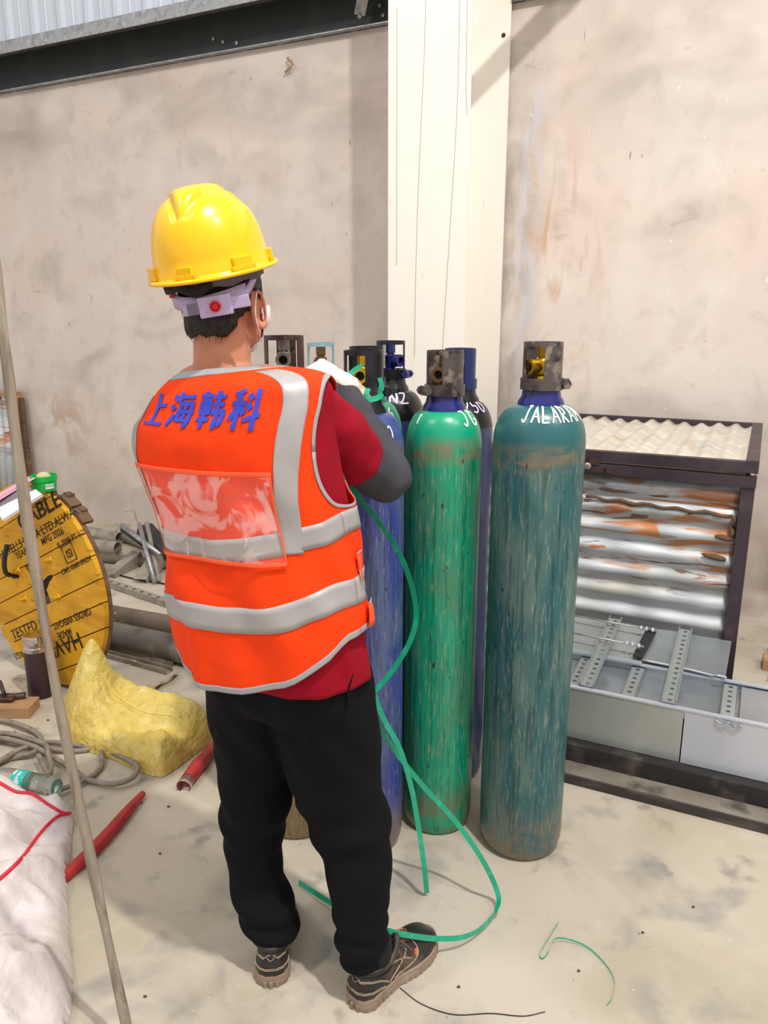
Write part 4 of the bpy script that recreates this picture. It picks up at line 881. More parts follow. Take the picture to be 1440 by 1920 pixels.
# ---- body: head, neck, torso, arms, legs in one skin
HC = V((-.338, 1.705, 1.588)); HY = R_(19)
hf = V((math.sin(HY), math.cos(HY), 0)); hr = V((math.cos(HY), -math.sin(HY), 0)); hu = V((0, 0, 1))
tilt = R_(2); hf2 = (hf * math.cos(tilt) + hu * math.sin(tilt)); hu2 = hr.cross(hf2)
def H(a, b, c): return HC + hr * a + hf2 * b + hu2 * c
bd = MB()
ell(bd, H(0, -.012, .012), (.078, .098, .095), (hr, hf2, hu2)); ell(bd, H(0, .028, -.035), (.064, .062, .080), (hr, hf2, hu2))
ell(bd, H(0, .055, -.085), (.040, .036, .034), (hr, hf2, hu2)); ell(bd, H(.040, .050, -.034), (.029, .038, .040), (hr, hf2, hu2)); ell(bd, H(-.040, .050, -.034), (.029, .038, .040), (hr, hf2, hu2))
ell(bd, H(.050, .008, -.068), (.020, .040, .032), (hr, hf2, hu2)); ell(bd, H(-.050, .008, -.068), (.020, .040, .032), (hr, hf2, hu2))
ell(bd, H(0, -.062, -.050), (.055, .034, .045), (hr, hf2, hu2)); ell(bd, H(0, .084, .010), (.042, .014, .020), (hr, hf2, hu2))
capsule(bd, H(0, .086, .0), H(0, .096, -.030), .007, .009); ell(bd, H(0, .092, -.058), (.026, .012, .012), (hr, hf2, hu2)); ell(bd, H(0, .095, -.088), (.018, .012, .012), (hr, hf2, hu2))
for sg in (-1, 1):                                   # ears
    ring = [H(sg * (.079 + .012 * (1 - math.cos(a)) * .5), -.012 + .017 * math.cos(a) - .008 * math.sin(a) * -1 - .006, -.012 + .031 * math.sin(a)) for a in [i * math.pi / 10 for i in range(21)]]
    ring = [H(sg * (.080 + .012 * (math.cos(a) < .3)), -.014 - .017 * math.cos(a) * 1.0 - .007 * math.sin(a), -.024 + .036 * math.sin(a)) for a in [i * math.pi / 10 for i in range(21)]]
    bd.tube(ring, .0048, 8); ell(bd, H(sg * .078, -.012, -.024), (.006, .014, .030), (hr, hf2, hu2)); ell(bd, H(sg * .083, -.008, -.056), (.006, .009, .011), (hr, hf2, hu2))
NB = V((-.345, 1.672, 1.425))
capsule(bd, H(0, -.022, -.06), NB, .060, .062); capsule(bd, H(0, -.050, -.06), NB + V((0, -.01, -.01)), .040, .062)
for th_, zz, rr in ((0, 1.36, .06), (math.pi, 1.36, .06)):
    p_ = S(th_, zz - (.02 if th_ < 1 else .07), -.085); capsule(bd, NB + V((0, 0, -.085)), p_ + V((0, 0, -.02)), .042, .040)
for (za, zb_) in ((1.36, 1.22), (1.22, 1.05), (1.05, .86)):
    ra, rb = trow(za), trow(zb_)
    for o_ in (-.085, 0, .085): capsule(bd, V((ra[1] + RVx * o_, ra[2] + RVy * o_, za)), V((rb[1] + RVx * o_, rb[2] + RVy * o_, zb_)), .095, .095)
SHR, ELR, WRR = V((-.160, 1.595, 1.350)), V((.000, 1.79, 1.182)), V((-.105, 1.945, 1.375))
SHL, ELL, WRL = V((-.475, 1.76, 1.32)), V((-.375, 1.975, 1.165)), V((-.165, 2.000, 1.372))
for sh_, el_, wr_ in ((SHR, ELR, WRR), (SHL, ELL, WRL)): capsule(bd, sh_, el_, .052, .040); capsule(bd, el_, wr_, .040, .027)
HIPR, KNR, ANR = V((-.15, 1.59, .80)), V((-.100, 1.59, .46)), V((-.050, 1.505, .085))
HIPL, KNL, ANL = V((-.31, 1.63, .80)), V((-.322, 1.655, .46)), V((-.274, 1.59, .085))
for h_, k_, a_ in ((HIPR, KNR, ANR), (HIPL, KNL, ANL)): capsule(bd, h_, k_, .078, .054); capsule(bd, k_, a_, .046, .030)
FTR = ANR + V((math.sin(R_(43)), math.cos(R_(43)), 0)) * .14 + V((0, 0, -.035)); FTL = ANL + V((math.sin(R_(-4)), math.cos(R_(-4)), 0)) * .14 + V((0, 0, -.035))
capsule(bd, ANR, FTR, .034, .022); capsule(bd, ANL, FTL, .034, .022)
def hand(mb, wr, palm_dir, back_n, side, curls, scale=1.0, fat=1.0, tips=None):
    """palm with five fingers; side = +1 thumb towards palm_dir x back_n"""
    p = V(palm_dir).normalized(); n = V(back_n); n = (n - p * n.dot(p)).normalized(); x = p.cross(n) * side
    L_ = .082 * scale
    for o_ in (-.026, -.009, .009, .026): capsule(mb, wr + x * o_ * .6 * scale, wr + p * L_ + x * o_ * scale, .0145 * fat * scale, .0125 * fat * scale, 10)
    out = []
    for i, (o_, ln, cu) in enumerate(zip((.030, .010, -.011, -.031), (.070, .078, .073, .058), curls)):
        q = wr + p * L_ + x * o_ * scale; dirv = p.copy(); seg = [.45, .30, .25]
        for j, sg_ in enumerate(seg):
            an = R_(cu[j]); dirv = (Matrix.Rotation(-an * 1.0, 3, x * side) @ dirv)
            q2 = q + dirv * ln * sg_ * scale; r0 = (.0098 - .0010 * j) * fat * scale; capsule(mb, q, q2, r0, r0 * .93, 10); q = q2
        out.append(q)
    q = wr + p * .022 * scale + x * .026 * scale; dirv = (p * .7 + x * .7 - n * .25).normalized()
    q2 = q + dirv * .036 * scale; capsule(mb, q, q2, .0135 * fat * scale, .0115 * fat * scale, 10)
    dirv = (p * .95 + x * .2 - n * .35).normalized(); q3 = q2 + dirv * .030 * scale; capsule(mb, q2, q3, .0112 * fat * scale, .0100 * fat * scale, 10)
    dirv = (p * .95 - x * .1 - n * .45).normalized(); capsule(mb, q3, q3 + dirv * .024 * scale, .0100 * fat * scale, .0085 * fat * scale, 10)
    return out
RH = dict(palm_dir=(-.62, .45, .30), back_n=(.10, -.62, .80), side=-1, curls=[(38, 42, 25), (42, 45, 25), (46, 48, 28), (50, 50, 30)])
LH = dict(palm_dir=(.95, -.10, .14), back_n=(-.10, -.60, .80), side=1, curls=[(12, 22, 18), (18, 30, 20), (22, 34, 20), (28, 38, 22)])
WH = V((-.115, 1.955, 1.392)); WHL = V((-.180, 1.985, 1.365))
hand(bd, WH, fat=.86, **RH); hand(bd, WHL, fat=.86, **LH)
me = remesh(bd, .0042, 5)
body = link('body', me, M['skin'], wk, True)
bco = coords(me); bno = normals(me)
# ---- hair and mask grown from the head surface
def skin_patch(name, sel, off, m, parent, th=.0):
    keep = [p for p in me.polygons if sel(V(p.center))]
    idx = {}; vs = []; fs = []
    for p in keep:
        f = []
        for i in p.vertices:
            if i not in idx:
                idx[i] = len(vs); c_ = bco[i]; o_ = off(V(c_)) if callable(off) else off; vs.append(tuple(c_ + bno[i] * o_))
            f.append(idx[i])
        fs.append(tuple(f))
    mb = MB().add(vs, fs); o = mb.build(name, m, parent, True, fixn=False)
    md = o.modifiers.new('s', 'SOLIDIFY'); md.thickness = th or .003; md.offset = -1
    md = o.modifiers.new('m', 'SMOOTH'); md.iterations = 3
    return o
def hl(p): q = V(p) - HC; return q.dot(hr), q.dot(hf2), q.dot(hu2)
def hairsel(p):
    if p.z < 1.46: return False
    a, b, c = hl(p)
    if abs(a) > .080 and b > -.045: return False
    lim = -.074 + .006 * noise.noise(V((a * 60, b * 20, 0)))            # nape
    if b < -.025: lim2 = lim + max(0, (b + .075)) * 1.1 + .0 + (abs(a) > .045) * .006
    elif b < .028: lim2 = -.005 + .01 * noise.noise(V((a * 60, b * 90, 2))) if b > .004 else .014
    else: lim2 = .052
    return c > lim2
hair = skin_patch('hair', hairsel, lambda p: .006 + .004 * noise.noise(V((p.x * 90, p.y * 90, p.z * 14))), M['hair'], wk, .006)
# short strands at the nape and over the ear
st_ = MB()
hv = [i for i, c_ in enumerate(bco) if c_[2] > 1.46 and hairsel(V(c_))]
for k in range(900):
    i = hv[rnd.randrange(len(hv))]; c_ = V(bco[i]); n_ = V(bno[i]); a, b, c0 = hl(c_)
    if c0 > .02: continue
    dn = V((0, 0, -1)) - hf2 * .15; dn = (dn - n_ * dn.dot(n_)).normalized(); L_ = .012 + .012 * rnd.random()
    p0 = c_ + n_ * .005; tn = (dn + n_ * .10).normalized(); sx = tn.cross(n_) * .0006
    st_.add([p0 - sx, p0 + sx, p0 + tn * L_ + n_ * .001 + sx * .1, p0 + n_ * .0008], [(0, 1, 2), (0, 2, 3), (1, 3, 2), (0, 3, 1)])
tag(st_.build('hair_tuft', M['hair'], hair), kind='stuff')
def masksel(p):
    if p.z < 1.46: return False
    a, b, c = hl(p)
    return b > .036 - .2 * (c + .06) * (c > -.06) and -.118 < c < -.018 and abs(a) < .074
mask = skin_patch('face_mask', masksel, .006, M['mask'], wk, .0015)
mb = MB()
for sg in (1, -1):
    mb.tube(cr([H(sg * .056, .060, -.022), H(sg * .073, .022, .004), H(sg * (.086 if sg > 0 else .080), -.014, .014), H(sg * (.092 if sg > 0 else .084), -.036, -.005), H(sg * (.091 if sg > 0 else .083), -.038, -.038), H(sg * .083, -.012, -.068), H(sg * .066, .022, -.082), H(sg * .058, .048, -.094)], 6), .0014, 5)
mb.build('ear_loop', M['mask'], mask, True)
# ---- hard hat
HELC = V((-.352, 1.675, 1.640)); HHY = R_(8); HT = R_(11)
gf0 = V((math.sin(HHY), math.cos(HHY), 0)); gr = V((math.cos(HHY), -math.sin(HHY), 0)); gf = gf0 * math.cos(HT) + V((0, 0, 1)) * math.sin(HT); gu = gr.cross(gf)
# roll a little to its left
RL = Matrix.Rotation(R_(-6.5), 3, gf); gr = RL @ gr; gu = RL @ gu
def G(a, b, c): return HELC + gr * a + gf * b + gu * c
hel = MB()
A_, B_, HH = .114, .138, .157
rings = []
NT, NP = 40, 128
def ridge(a, b, c):      # raised centre band and the V behind it
    lat = abs(a); k = 0.0
    wid = .036
    if b < -.05: wid = .036 * max(0, 1 - (-.040 - b) / .082)
    up = max(0, min(1, (c - .055) / .05))
    sm = lambda x: 1 / (1 + math.exp(-x))
    k += .011 * sm((wid - lat) / .0045) * up * min(1, wid / .02)
    k -= .006 * math.exp(-((lat - wid - .006) / .006) ** 2) * up * (wid > .004)
    k -= .003 * math.exp(-((lat - .075) / .012) ** 2) * max(0, min(1, (c - .06) / .04)) * (b > -.02)
    return k
for j in range(NT + 1):
    t = j / NT * math.pi / 2; ct, st2 = math.cos(t) ** .66, math.sin(t) ** .86
    ring = []
    for i in range(NP):
        ph = 2 * math.pi * i / NP; a = A_ * ct * math.cos(ph); b = B_ * ct * math.sin(ph); c = HH * st2
        flare = .006 * max(0, 1 - c / .03)
        n_ = V((a / A_ ** 2, b / B_ ** 2, c / HH ** 2 + 1e-4)).normalized(); k = ridge(a, b, c)
        a += n_.x * k + math.cos(ph) * flare; b += n_.y * k + math.sin(ph) * flare; c += n_.z * k
        ring.append(G(a, b, c))
    rings.append(ring)
# brim ring below, wider to the front
def brim(i, ex, c):
    ph = 2 * math.pi * i / NP; fr = max(0, math.sin(ph)) ** 3; bk = max(0, -math.sin(ph)) ** 4
    e = ex * (1 + 2.4 * fr + .1 * bk); return G((A_ + .006 + e) * math.cos(ph), (B_ + .006 + e) * math.sin(ph), c - .010 * fr * ex / .011)
pre = [[brim(i, -.008, -.003) for i in range(NP)], [brim(i, .010, -.003) for i in range(NP)], [brim(i, .0115, -.001) for i in range(NP)], [brim(i, .0115, .002) for i in range(NP)], [brim(i, .009, .0045) for i in range(NP)], [brim(i, .002, .006) for i in range(NP)]]
hel.loft(pre + rings, caps=False); top_i = len(hel.v); 
ho = hel.build('hard_hat', M['helmet'], wk, True, fixn=True); md = ho.modifiers.new('s', 'SOLIDIFY'); md.thickness = .0025; md.offset = -1
for (ph, wd, hh_, out) in ((R_(-38), .042, .020, .0065), (R_(14), .036, .018, .0065), (R_(-142), .042, .020, .0065), (R_(166), .036, .018, .0065), (R_(-92), .030, .016, .006)):
    a, b = (A_ + .004) * math.cos(ph), (B_ + .004) * math.sin(ph); n_ = (gr * math.cos(ph) + gf * math.sin(ph)).normalized(); tg = gu.cross(n_)
    MB().box(G(a, b, .016) - n_ * .001, (wd, out * 2, hh_ + .008), (tg, n_, gu), .002).box(G(a, b, .010) + n_ * .003, (wd + .012, out, .008), (tg, n_, gu), .0015).build('accessory_slot', M['helmet'], ho)
# suspension: dark crown strap edge, lavender ratchet band, red knob
def band_ring(ra, rb, c0f, w, a0, a1, m, name, th=.0018, n=48, wav=0.0):
    mb = MB(); r1, r2 = [], []
    for i in range(n + 1):
        ph = a0 + (a1 - a0) * i / n; c = c0f(ph) + wav * math.sin(ph * 9) ; p = V((ra * math.cos(ph), rb * math.sin(ph), 0))
        r1.append(G(p.x, p.y + BOFF, c)); r2.append(G(p.x * 1.02, p.y * 1.02 + BOFF, c + w))
    mb.loft([r1, r2], caps=False, closed=False); o = mb.build(name, m, ho, True, fixn=False); md = o.modifiers.new('s', 'SOLIDIFY'); md.thickness = th; return o
BOFF = .0
band_ring(.098, .120, lambda p: -.020, .030, R_(-175), R_(35), M['strapgrey'], 'headband', wav=.003)
band_ring(.103, .126, lambda p: -.024 + .004 * math.sin(p * 5), .020, R_(-170), R_(-70), M['blackcloth'], 'crown_strap', .003, wav=.004)
band_ring(.092, .114, lambda p: -.052 -   .010 * abs(math.sin(p)) ** 3, .030, R_(-178), R_(-30), M['band'], 'ratchet_band', .003)
band_ring(.092, .114, lambda p: -.052 + .036 * (p + R_(30)) / R_(30), .020, R_(-32), R_(-2), M['band'], 'ratchet_band', .0025)
PK = R_(-72); kn = (gr * math.cos(PK) + gf * math.sin(PK)).normalized(); kt = gu.cross(kn); kc = G(.092 * math.cos(PK), .114 * math.sin(PK), -.053)
MB().box(kc + kn * .004, (.066, .013, .040), (kt, kn, gu), .004).box(kc + kn * .004 - kt * .046, (.034, .008, .022), (kt, kn, gu), .003).box(kc + kn * .002 + kt * .048, (.040, .008, .024), (kt, kn, gu), .003).build('ratchet_box', M['band'], ho)
MB().lathe([(.0, .013), (.006, .013), (.007, .011), (.0085, .013), (.0105, .012), (.011, .004), (.011, 0)], kc + kn * .006, tuple(kn), 24).build('ratchet_knob', M['red'], ho, angle=40)
mb = MB()
for i in range(9): mb.box(kc + kn * .009 - kt * (.026 + i * .0034), (.0012, .002, .022), (kt, kn, gu))
mb.build('ratchet_teeth', M['strapgrey'], ho)
MB().tube([G(-.062, -.098, -.030), G(-.058, -.090, .0), G(-.05, -.07, .02)], .005, 8).build('strap_clip', M['red'], ho, True)
# ---- shirt: torso under the vest and the right sleeve
def ring_tube(rowf, zs, nth, off):
    return [[S(2 * math.pi * i / nth, z, off) for i in range(nth)] for z in zs]
mb = MB(); mb.loft(ring_tube(None, [.800 + (1.421 - .800) * j / 70 for j in range(71)], 120, -.010), caps=False)
co = np.array(mb.v)
shirt = mb.build('shirt', M['redshirt'], wk, True); shirt.modifiers.new('s', 'SOLIDIFY').thickness = .002
def limb(path, radii, n=28, sq=1.0):
    return path, radii
def sleeve_mesh(pts, rad, name, m, fold, parent, wr=.006, n=36, caps=False, sub=10):
    P = cr(pts, sub); R = list(np.interp(np.linspace(0, len(rad) - 1, len(P)), range(len(rad)), rad)); mb = MB()
    mb.tube(P, R, n, caps=caps); o = mb.build(name, m, parent, True)
    displace(o.data, lambda c: fold * math.sin(c[2] * 95 + c[0] * 60 + 3 * nsn(c, 9, 2)) * .5 + wr * nsn(c, 14, 1) + wr * .6 * nsn(c, 30, 4))
    o.modifiers.new('s', 'SOLIDIFY').thickness = .002
    return o
sleeve_mesh([V((-.235, 1.63, 1.372)), V((-.185, 1.61, 1.362)), V((-.132, 1.645, 1.322)), V((-.080, 1.70, 1.262)), V((-.058, 1.728, 1.232))], [.058, .076, .080, .076, .067, .063], 'shirt_sleeve', M['redshirt'], .003, wk, .008)
sleeve_mesh([V((-.12, 1.66, 1.30)), V((-.045, 1.735, 1.225)), V((-.005, 1.785, 1.182)), V((.008, 1.805, 1.183)), V((.000, 1.825, 1.205)), V((-.035, 1.865, 1.265)), V((-.075, 1.91, 1.330)), V((-.108, 1.948, 1.380))], [.055, .056, .057, .057, .056, .053, .046, .037, .031], 'arm_sleeve', M['sleeve'], .0026, wk, .005, caps=True)
sleeve_mesh([SHL, ELL.lerp(SHL, .15), ELL, ELL.lerp(WRL, .2), WRL], [.060, .052, .048, .044, .032], 'arm_sleeve', M['sleeve'], .002, wk, .004)
# gloves
for nm, w0, kw, mm in (('glove', WH, RH, M['glove']), ('glove', WHL, LH, M['glovetip'])):
    g = MB(); hand(g, w0, fat=1.10, **kw); back = w0 - V(kw['palm_dir']).normalized() * .03; capsule(g, back, w0 + V(kw['palm_dir']).normalized() * .02, .031, .030)
    if kw is RH: ell(g, w0 + V(kw['palm_dir']).normalized() * .045, (.036, .040, .028), (V(kw['palm_dir']).normalized().cross(V(kw['back_n'])).normalized(), V(kw['palm_dir']).normalized(), V(kw['palm_dir']).normalized().cross(V(kw['back_n'])).cross(V(kw['palm_dir'])).normalized()))
    link(nm, remesh(g, .0030, 4), mm, wk, True)
# ---- trousers
LL = [(0.80,-0.300,1.62,.112),(0.724,-0.301,1.62,.108),(0.637,-0.303,1.63,.101),(0.561,-0.312,1.64,.090),(0.484,-0.317,1.65,.083),(0.437,-0.313,1.655,.087),(0.366,-0.315,1.65,.084),(0.298,-0.321,1.64,.073),(0.223,-0.311,1.62,.069),(0.147,-0.288,1.6,.072),(0.105,-0.276,1.59,.068),(0.080,-0.270,1.585,.060)]
RR = [(0.80,-0.145,1.58,.118),(0.744,-0.141,1.58,.121),(0.665,-0.133,1.58,.121),(0.595,-0.125,1.585,.118),(0.522,-0.115,1.59,.112),(0.452,-0.098,1.59,.104),(0.388,-0.077,1.58,.096),(0.331,-0.066,1.56,.086),(0.274,-0.060,1.54,.076),(0.218,-0.056,1.52,.068),(0.167,-0.053,1.51,.062),(0.125,-0.053,1.5,.058),(0.092,-0.056,1.5,.050)]
tm = MB()
for Q in (LL, RR):
    tm.loft([[V((x + r * math.cos(2 * math.pi * k / 32), y + r * 1.0 * math.sin(2 * math.pi * k / 32), z)) for k in range(32)] for z, x, y, r in Q])
tm.loft([[S(2 * math.pi * k / 48, z, o_) for k in range(48)] for z, o_ in ((1.0, -.022), (.9, -.020), (.82, -.022), (.74, -.03), (.70, -.045))])
me2 = remesh(tm, .0055, 12, .6)
def tfold(c):
    z = c[2]; f = .006 * nsn(c, 6, 1) + .004 * nsn(c, 13, 2)
    f += .0055 * math.sin(z * 105 + 5 * nsn(c, 6, 3)) * max(0, 1 - abs(z - .14) / .12)            # gathers above the shoes
    f += .0060 * math.sin(z * 62 + 22 * (c[0] if c[0] < -.2 else -c[0]) + 4 * nsn(c, 5, 7)) * max(0, 1 - abs(z - .40) / .16)
    f += .004 * math.sin((z * .6 + (c[0] + .2) * 1.0) * 70) * max(0, 1 - abs(z - .62) / .14)
    return f
displace(me2, tfold)
link('trousers', me2, M['trouser'], wk, True)
mb = MB(); mb.tube(cr([S(R_(8), .835, -.012), S(R_(14), .80, -.010), S(R_(16), .765, -.012)], 6), .0025, 6); mb.build('pocket_seam', M['trouser'], wk, True)
# ---- vest
def zhem(th):                                        # rounded tail at the back, higher at the sides
    d = math.atan2(math.sin(th - R_(103)), math.cos(th - R_(103)))
    return .788 + .082 * min(1, abs(d) / R_(92)) ** 2.0 + (.050 if d < 0 else 0) * min(1, abs(d) / R_(70))
def arm_f(th, z):                                    # <0 inside an armhole
    best = 9
    for (tc, zc, a, b) in ((R_(-16), 1.285, R_(32), .112), (R_(181), 1.29, R_(33), .120)):
        d = math.atan2(math.sin(th - tc), math.cos(th - tc)); 
        bb = b if z < zc else .118
        best = min(best, (abs(d / a) ** 2.6 + abs((z - zc) / bb) ** 2.6) ** (1 / 2.6) - 1)
    return best
def vest_f(th, z): return min(arm_f(th, z) * .1, z - zhem(th))
NTH, NZ = 220, 150; Z0, Z1 = .70, 1.441
mb = MB(); key = {}; vs = []; fs = []
P = [[(2 * math.pi * i / NTH, Z0 + (Z1 - Z0) * j / NZ) for i in range(NTH + 1)] for j in range(NZ + 1)]
F = [[vest_f(*q) for q in r] for r in P]
def vid(q):
    k = (round((q[0] % (2 * math.pi)) * 1e5) % round(2 * math.pi * 1e5), round(q[1] * 1e5))
    if k not in key: key[k] = len(vs); vs.append(S(q[0], q[1], .004))
    return key[k]
for j in range(NZ):
    for i in range(NTH):
        c4 = [(P[j][i], F[j][i]), (P[j][i + 1], F[j][i + 1]), (P[j + 1][i + 1], F[j + 1][i + 1]), (P[j + 1][i], F[j + 1][i])]
        out = []
        for k in range(4):
            (a, fa), (b, fb) = c4[k], c4[(k + 1) % 4]
            if fa >= 0: out.append(a)
            if (fa >= 0) != (fb >= 0):
                t = fa / (fa - fb); out.append((a[0] + (b[0] - a[0]) * t, a[1] + (b[1] - a[1]) * t))
        if len(out) >= 3:
            f = []; 
            for q in out:
                v_ = vid(q)
                if not f or f[-1] != v_: f.append(v_)
            if len(f) > 1 and f[0] == f[-1]: f.pop()
            if len(f) >= 3: fs.append(tuple(f))
mb.add(vs, fs); vest = mb.build('safety_vest', M['orange'], wk, True, fixn=False); md = vest.modifiers.new('s', 'SOLIDIFY'); md.thickness = .0016; md.offset = 0
def sline(q, off=.006, n=1): return [S(t, z, off) for t, z in q]
def edge_band(name, q, w, m, th=.0022, off=.0065, closed=False):
    m_ = MB(); pts = sline(q, off); r0, r1, r2, r3 = [], [], [], []
    m_.tube(pts, w / 2, 8, caps=not closed); o = m_.build(name, m, vest, True); return o
NEC = [(2 * math.pi * i / 60, 1.447) for i in range(61)]
def flat_band(name, q0, q1, m, off=.006, th=.0015):   # band between two (theta, z) curves
    m_ = MB(); rs = []
    for k in range(5): rs.append([S(a[0] + (b[0] - a[0]) * k / 4, a[1] + (b[1] - a[1]) * k / 4, off) for a, b in zip(q0, q1)])
    m_.loft(rs, caps=False, closed=False); o = m_.build(name, m, vest, True, fixn=False); md = o.modifiers.new('s', 'SOLIDIFY'); md.thickness = th; md.offset = 0; return o
flat_band('collar_piping', [(t, 1.432) for t, _ in NEC], [(t, 1.444) for t, _ in NEC], M['piping'])
for (tc, zc, a, b, w, mm) in ((R_(-16), 1.285, R_(32), .112, .10, M['piping']), (R_(181), 1.29, R_(33), .120, .07, M['orangetrim'])):
    q = [2 * math.pi * i / 90 for i in range(91)]
    sp_ = lambda v: math.copysign(abs(v) ** (2 / 2.6), v)
    E_ = lambda k: [(tc + a * (1 + k) * sp_(math.cos(u)), zc + (b if math.sin(u) < 0 else .118) * (1 + k * .5) * sp_(math.sin(u))) for u in q]
    flat_band('armhole_piping', E_(-.0), E_(w), mm, .0066)
E2 = [2 * math.pi * i / 60 for i in range(61)]
flat_band('hem_piping', [(t, zhem(t) - .004) for t in E2], [(t, zhem(t) + .009) for t in E2], M['piping'])
def ztop_arm(th, tc, zc, a, b, low=True):
    d = math.atan2(math.sin(th - tc), math.cos(th - tc)); return zc - b * math.sqrt(max(0, 1 - (d / a) ** 2)) if abs(d) < a else None
# vertical reflective strips over the back shoulders
patch([(1.10, R_(51)), (1.2, R_(49)), (1.3, R_(44.5)), (1.38, R_(41)), (1.430, R_(38))], [(1.10, R_(37)), (1.2, R_(34)), (1.3, R_(27.5)), (1.37, R_(22)), (1.430, R_(13))], 1.428, 1.10, .0066, 12, 60, 'reflective_strip', M['reflect'], vest)
patch([(1.10, R_(150)), (1.2, R_(150)), (1.3, R_(149)), (1.38, R_(150)), (1.43, R_(160))], [(1.10, R_(142)), (1.18, R_(136)), (1.25, R_(132)), (1.3, R_(129)), (1.38, R_(128)), (1.43, R_(132))], 1.41, 1.13, .0066, 12, 60, 'reflective_strip', M['reflect'], vest)
def hoop(zc, hw, name, f=lambda t: 0):
    q = [2 * math.pi * i / 160 for i in range(161)]
    flat_band(name, [(t, zc(t) - hw) for t in q], [(t, zc(t) + hw) for t in q], M['reflect'], .0064)
hoop(lambda t: 1.087 + .055 * max(0, math.cos(t)) - .003 * math.sin(t * 3), .0225, 'reflective_hoop')
hoop(lambda t: .928 + .028 * (1 + math.cos(t)) + .022 * max(0, math.cos(t)) - .006 * math.sin(t) + .004 * math.sin(t * 4), .0265, 'reflective_hoop')
# clear document pocket on the back
M['pvc'] = mat('clear_pvc', (255, 232, 228), .13, alpha=.34, spec=.9, layers=[((255, 255, 255), 10, .5, .6, .5)], bump=[((17, 17, 12), .55, .012), ((40, 40, 40), .3, .003)])  # white blotches painted in for the gloss on the clear plastic
def pvc_alpha():
    m = M['pvc']; nt = m.node_tree; b = nt.nodes['Principled BSDF']
    tc = nt.nodes.new('ShaderNodeTexCoord'); t = nt.nodes.new('ShaderNodeTexNoise'); t.inputs['Scale'].default_value = 13; t.inputs['Detail'].default_value = 3; t.inputs['Distortion'].default_value = .8
    nt.links.new(tc.outputs['Object'], t.inputs['Vector']); mr = nt.nodes.new('ShaderNodeMapRange'); mr.inputs[1].default_value = .50; mr.inputs[2].default_value = .56; mr.inputs[3].default_value = .04; mr.inputs[4].default_value = .26
    nt.links.new(t.outputs['Fac'], mr.inputs[0]); nt.links.new(mr.outputs[0], b.inputs['Alpha'])
pvc_alpha()
TLp, TRp = R_(141), R_(49)
def pkz(u): return 1.058 + .027 * u               # lower edge of the pocket rises to the right
def pkt(u, v): lo = TLp + (TRp + .02 - TLp) * u; hi = (TLp - .17) + (TRp - TLp + .17) * u; return lo + (hi - lo) * v
mb = MB(); mb.loft([[S(pkt(i / 50, j / 60), pkz(i / 50) + (1.250 - pkz(i / 50)) * j / 60, .011) for i in range(51)] for j in range(61)], caps=False, closed=False)
pk = mb.build('clear_pocket', M['pvc'], vest, True, fixn=False); pk.modifiers.new('s', 'SOLIDIFY').thickness = .0006
U = [i / 40 for i in range(41)]
flat_band('pocket_edging', [(pkt(u, 1), 1.247) for u in U], [(pkt(u, 1), 1.256) for u in U], M['orangetrim'], .0125)
flat_band('pocket_edging', [(pkt(u, 0), pkz(u) - .006) for u in U], [(pkt(u, 0), pkz(u) + .002) for u in U], M['orangetrim'], .0125)
for u0 in (0.0, 1.0):
    zz = [pkz(u0) - .006 + (1.256 - pkz(u0) + .006) * v for v in U]
    flat_band('pocket_edging', [(pkt(u0, v) - .008, z) for v, z in zip(U, zz)], [(pkt(u0, v) + .010, z) for v, z in zip(U, zz)], M['orangetrim'], .0125)
# front side pocket flaps at the right edge
for zc_, mm in ((1.055, M['orangetrim']), (.955, M['orangetrim'])):
    q = [R_(-16) + R_(10) * i / 6 for i in range(7)]
    flat_band('pocket_flap', [(t, zc_ - .035) for t in q], [(t, zc_ + .02) for t in q], mm, .014)
    flat_band('flap_piping', [(t, zc_ + .018) for t in q], [(t, zc_ + .022) for t in q], M['piping'], .016)
# blue characters across the shoulders
def Sb(x, z, off):
    r = trow(z); _, cx, cy, w, db, df, tl = r; n = 2.35
    k = min(.999, abs(x) / w); th = math.acos(min(1, k ** (n / 2)) * (1 if x > 0 else -1)) if x != 0 else math.pi / 2
    return S(th, z, off)
HZ = [
 [[(.60, 1), (.50, .5), (.42, .06)], [(.54, .64), (.95, .64)], [(0, .05), (1, .05)]],
 [[(.08, .93), (.24, .78)], [(.0, .64), (.16, .50)], [(.02, .02), (.12, .18), (.20, .36)], [(.44, 1), (.30, .72)], [(.38, .87), (.98, .87)], [(.42, .70), (.38, .4), (.34, .16)], [(.42, .68), (.90, .68), (.88, .3), (.82, .03), (.68, .03)], [(.34, .19), (.96, .19)], [(.27, .43), (1, .43)], [(.58, .62), (.66, .50)], [(.56, .36), (.64, .25)]],
 [[(.02, .88), (.48, .88)], [(.25, 1), (.25, 0)], [(.08, .74), (.42, .74), (.42, .42), (.08, .42), (.08, .74)], [(.08, .58), (.42, .58)], [(.0, .24), (.5, .24)], [(.54, .84), (.98, .84)], [(.56, .64), (.96, .64)], [(.52, .44), (.98, .44), (.95, .15), (.84, .13)], [(.74, 1), (.74, 0)]],
 [[(.42, .98), (.08, .88)], [(.0, .66), (.48, .66)], [(.24, .92), (.24, 0)], [(.22, .60), (.02, .24)], [(.28, .56), (.46, .38)], [(.54, .88), (.66, .74)], [(.52, .64), (.64, .50)], [(.46, .24), (1, .38)], [(.82, 1), (.82, 0)]]]
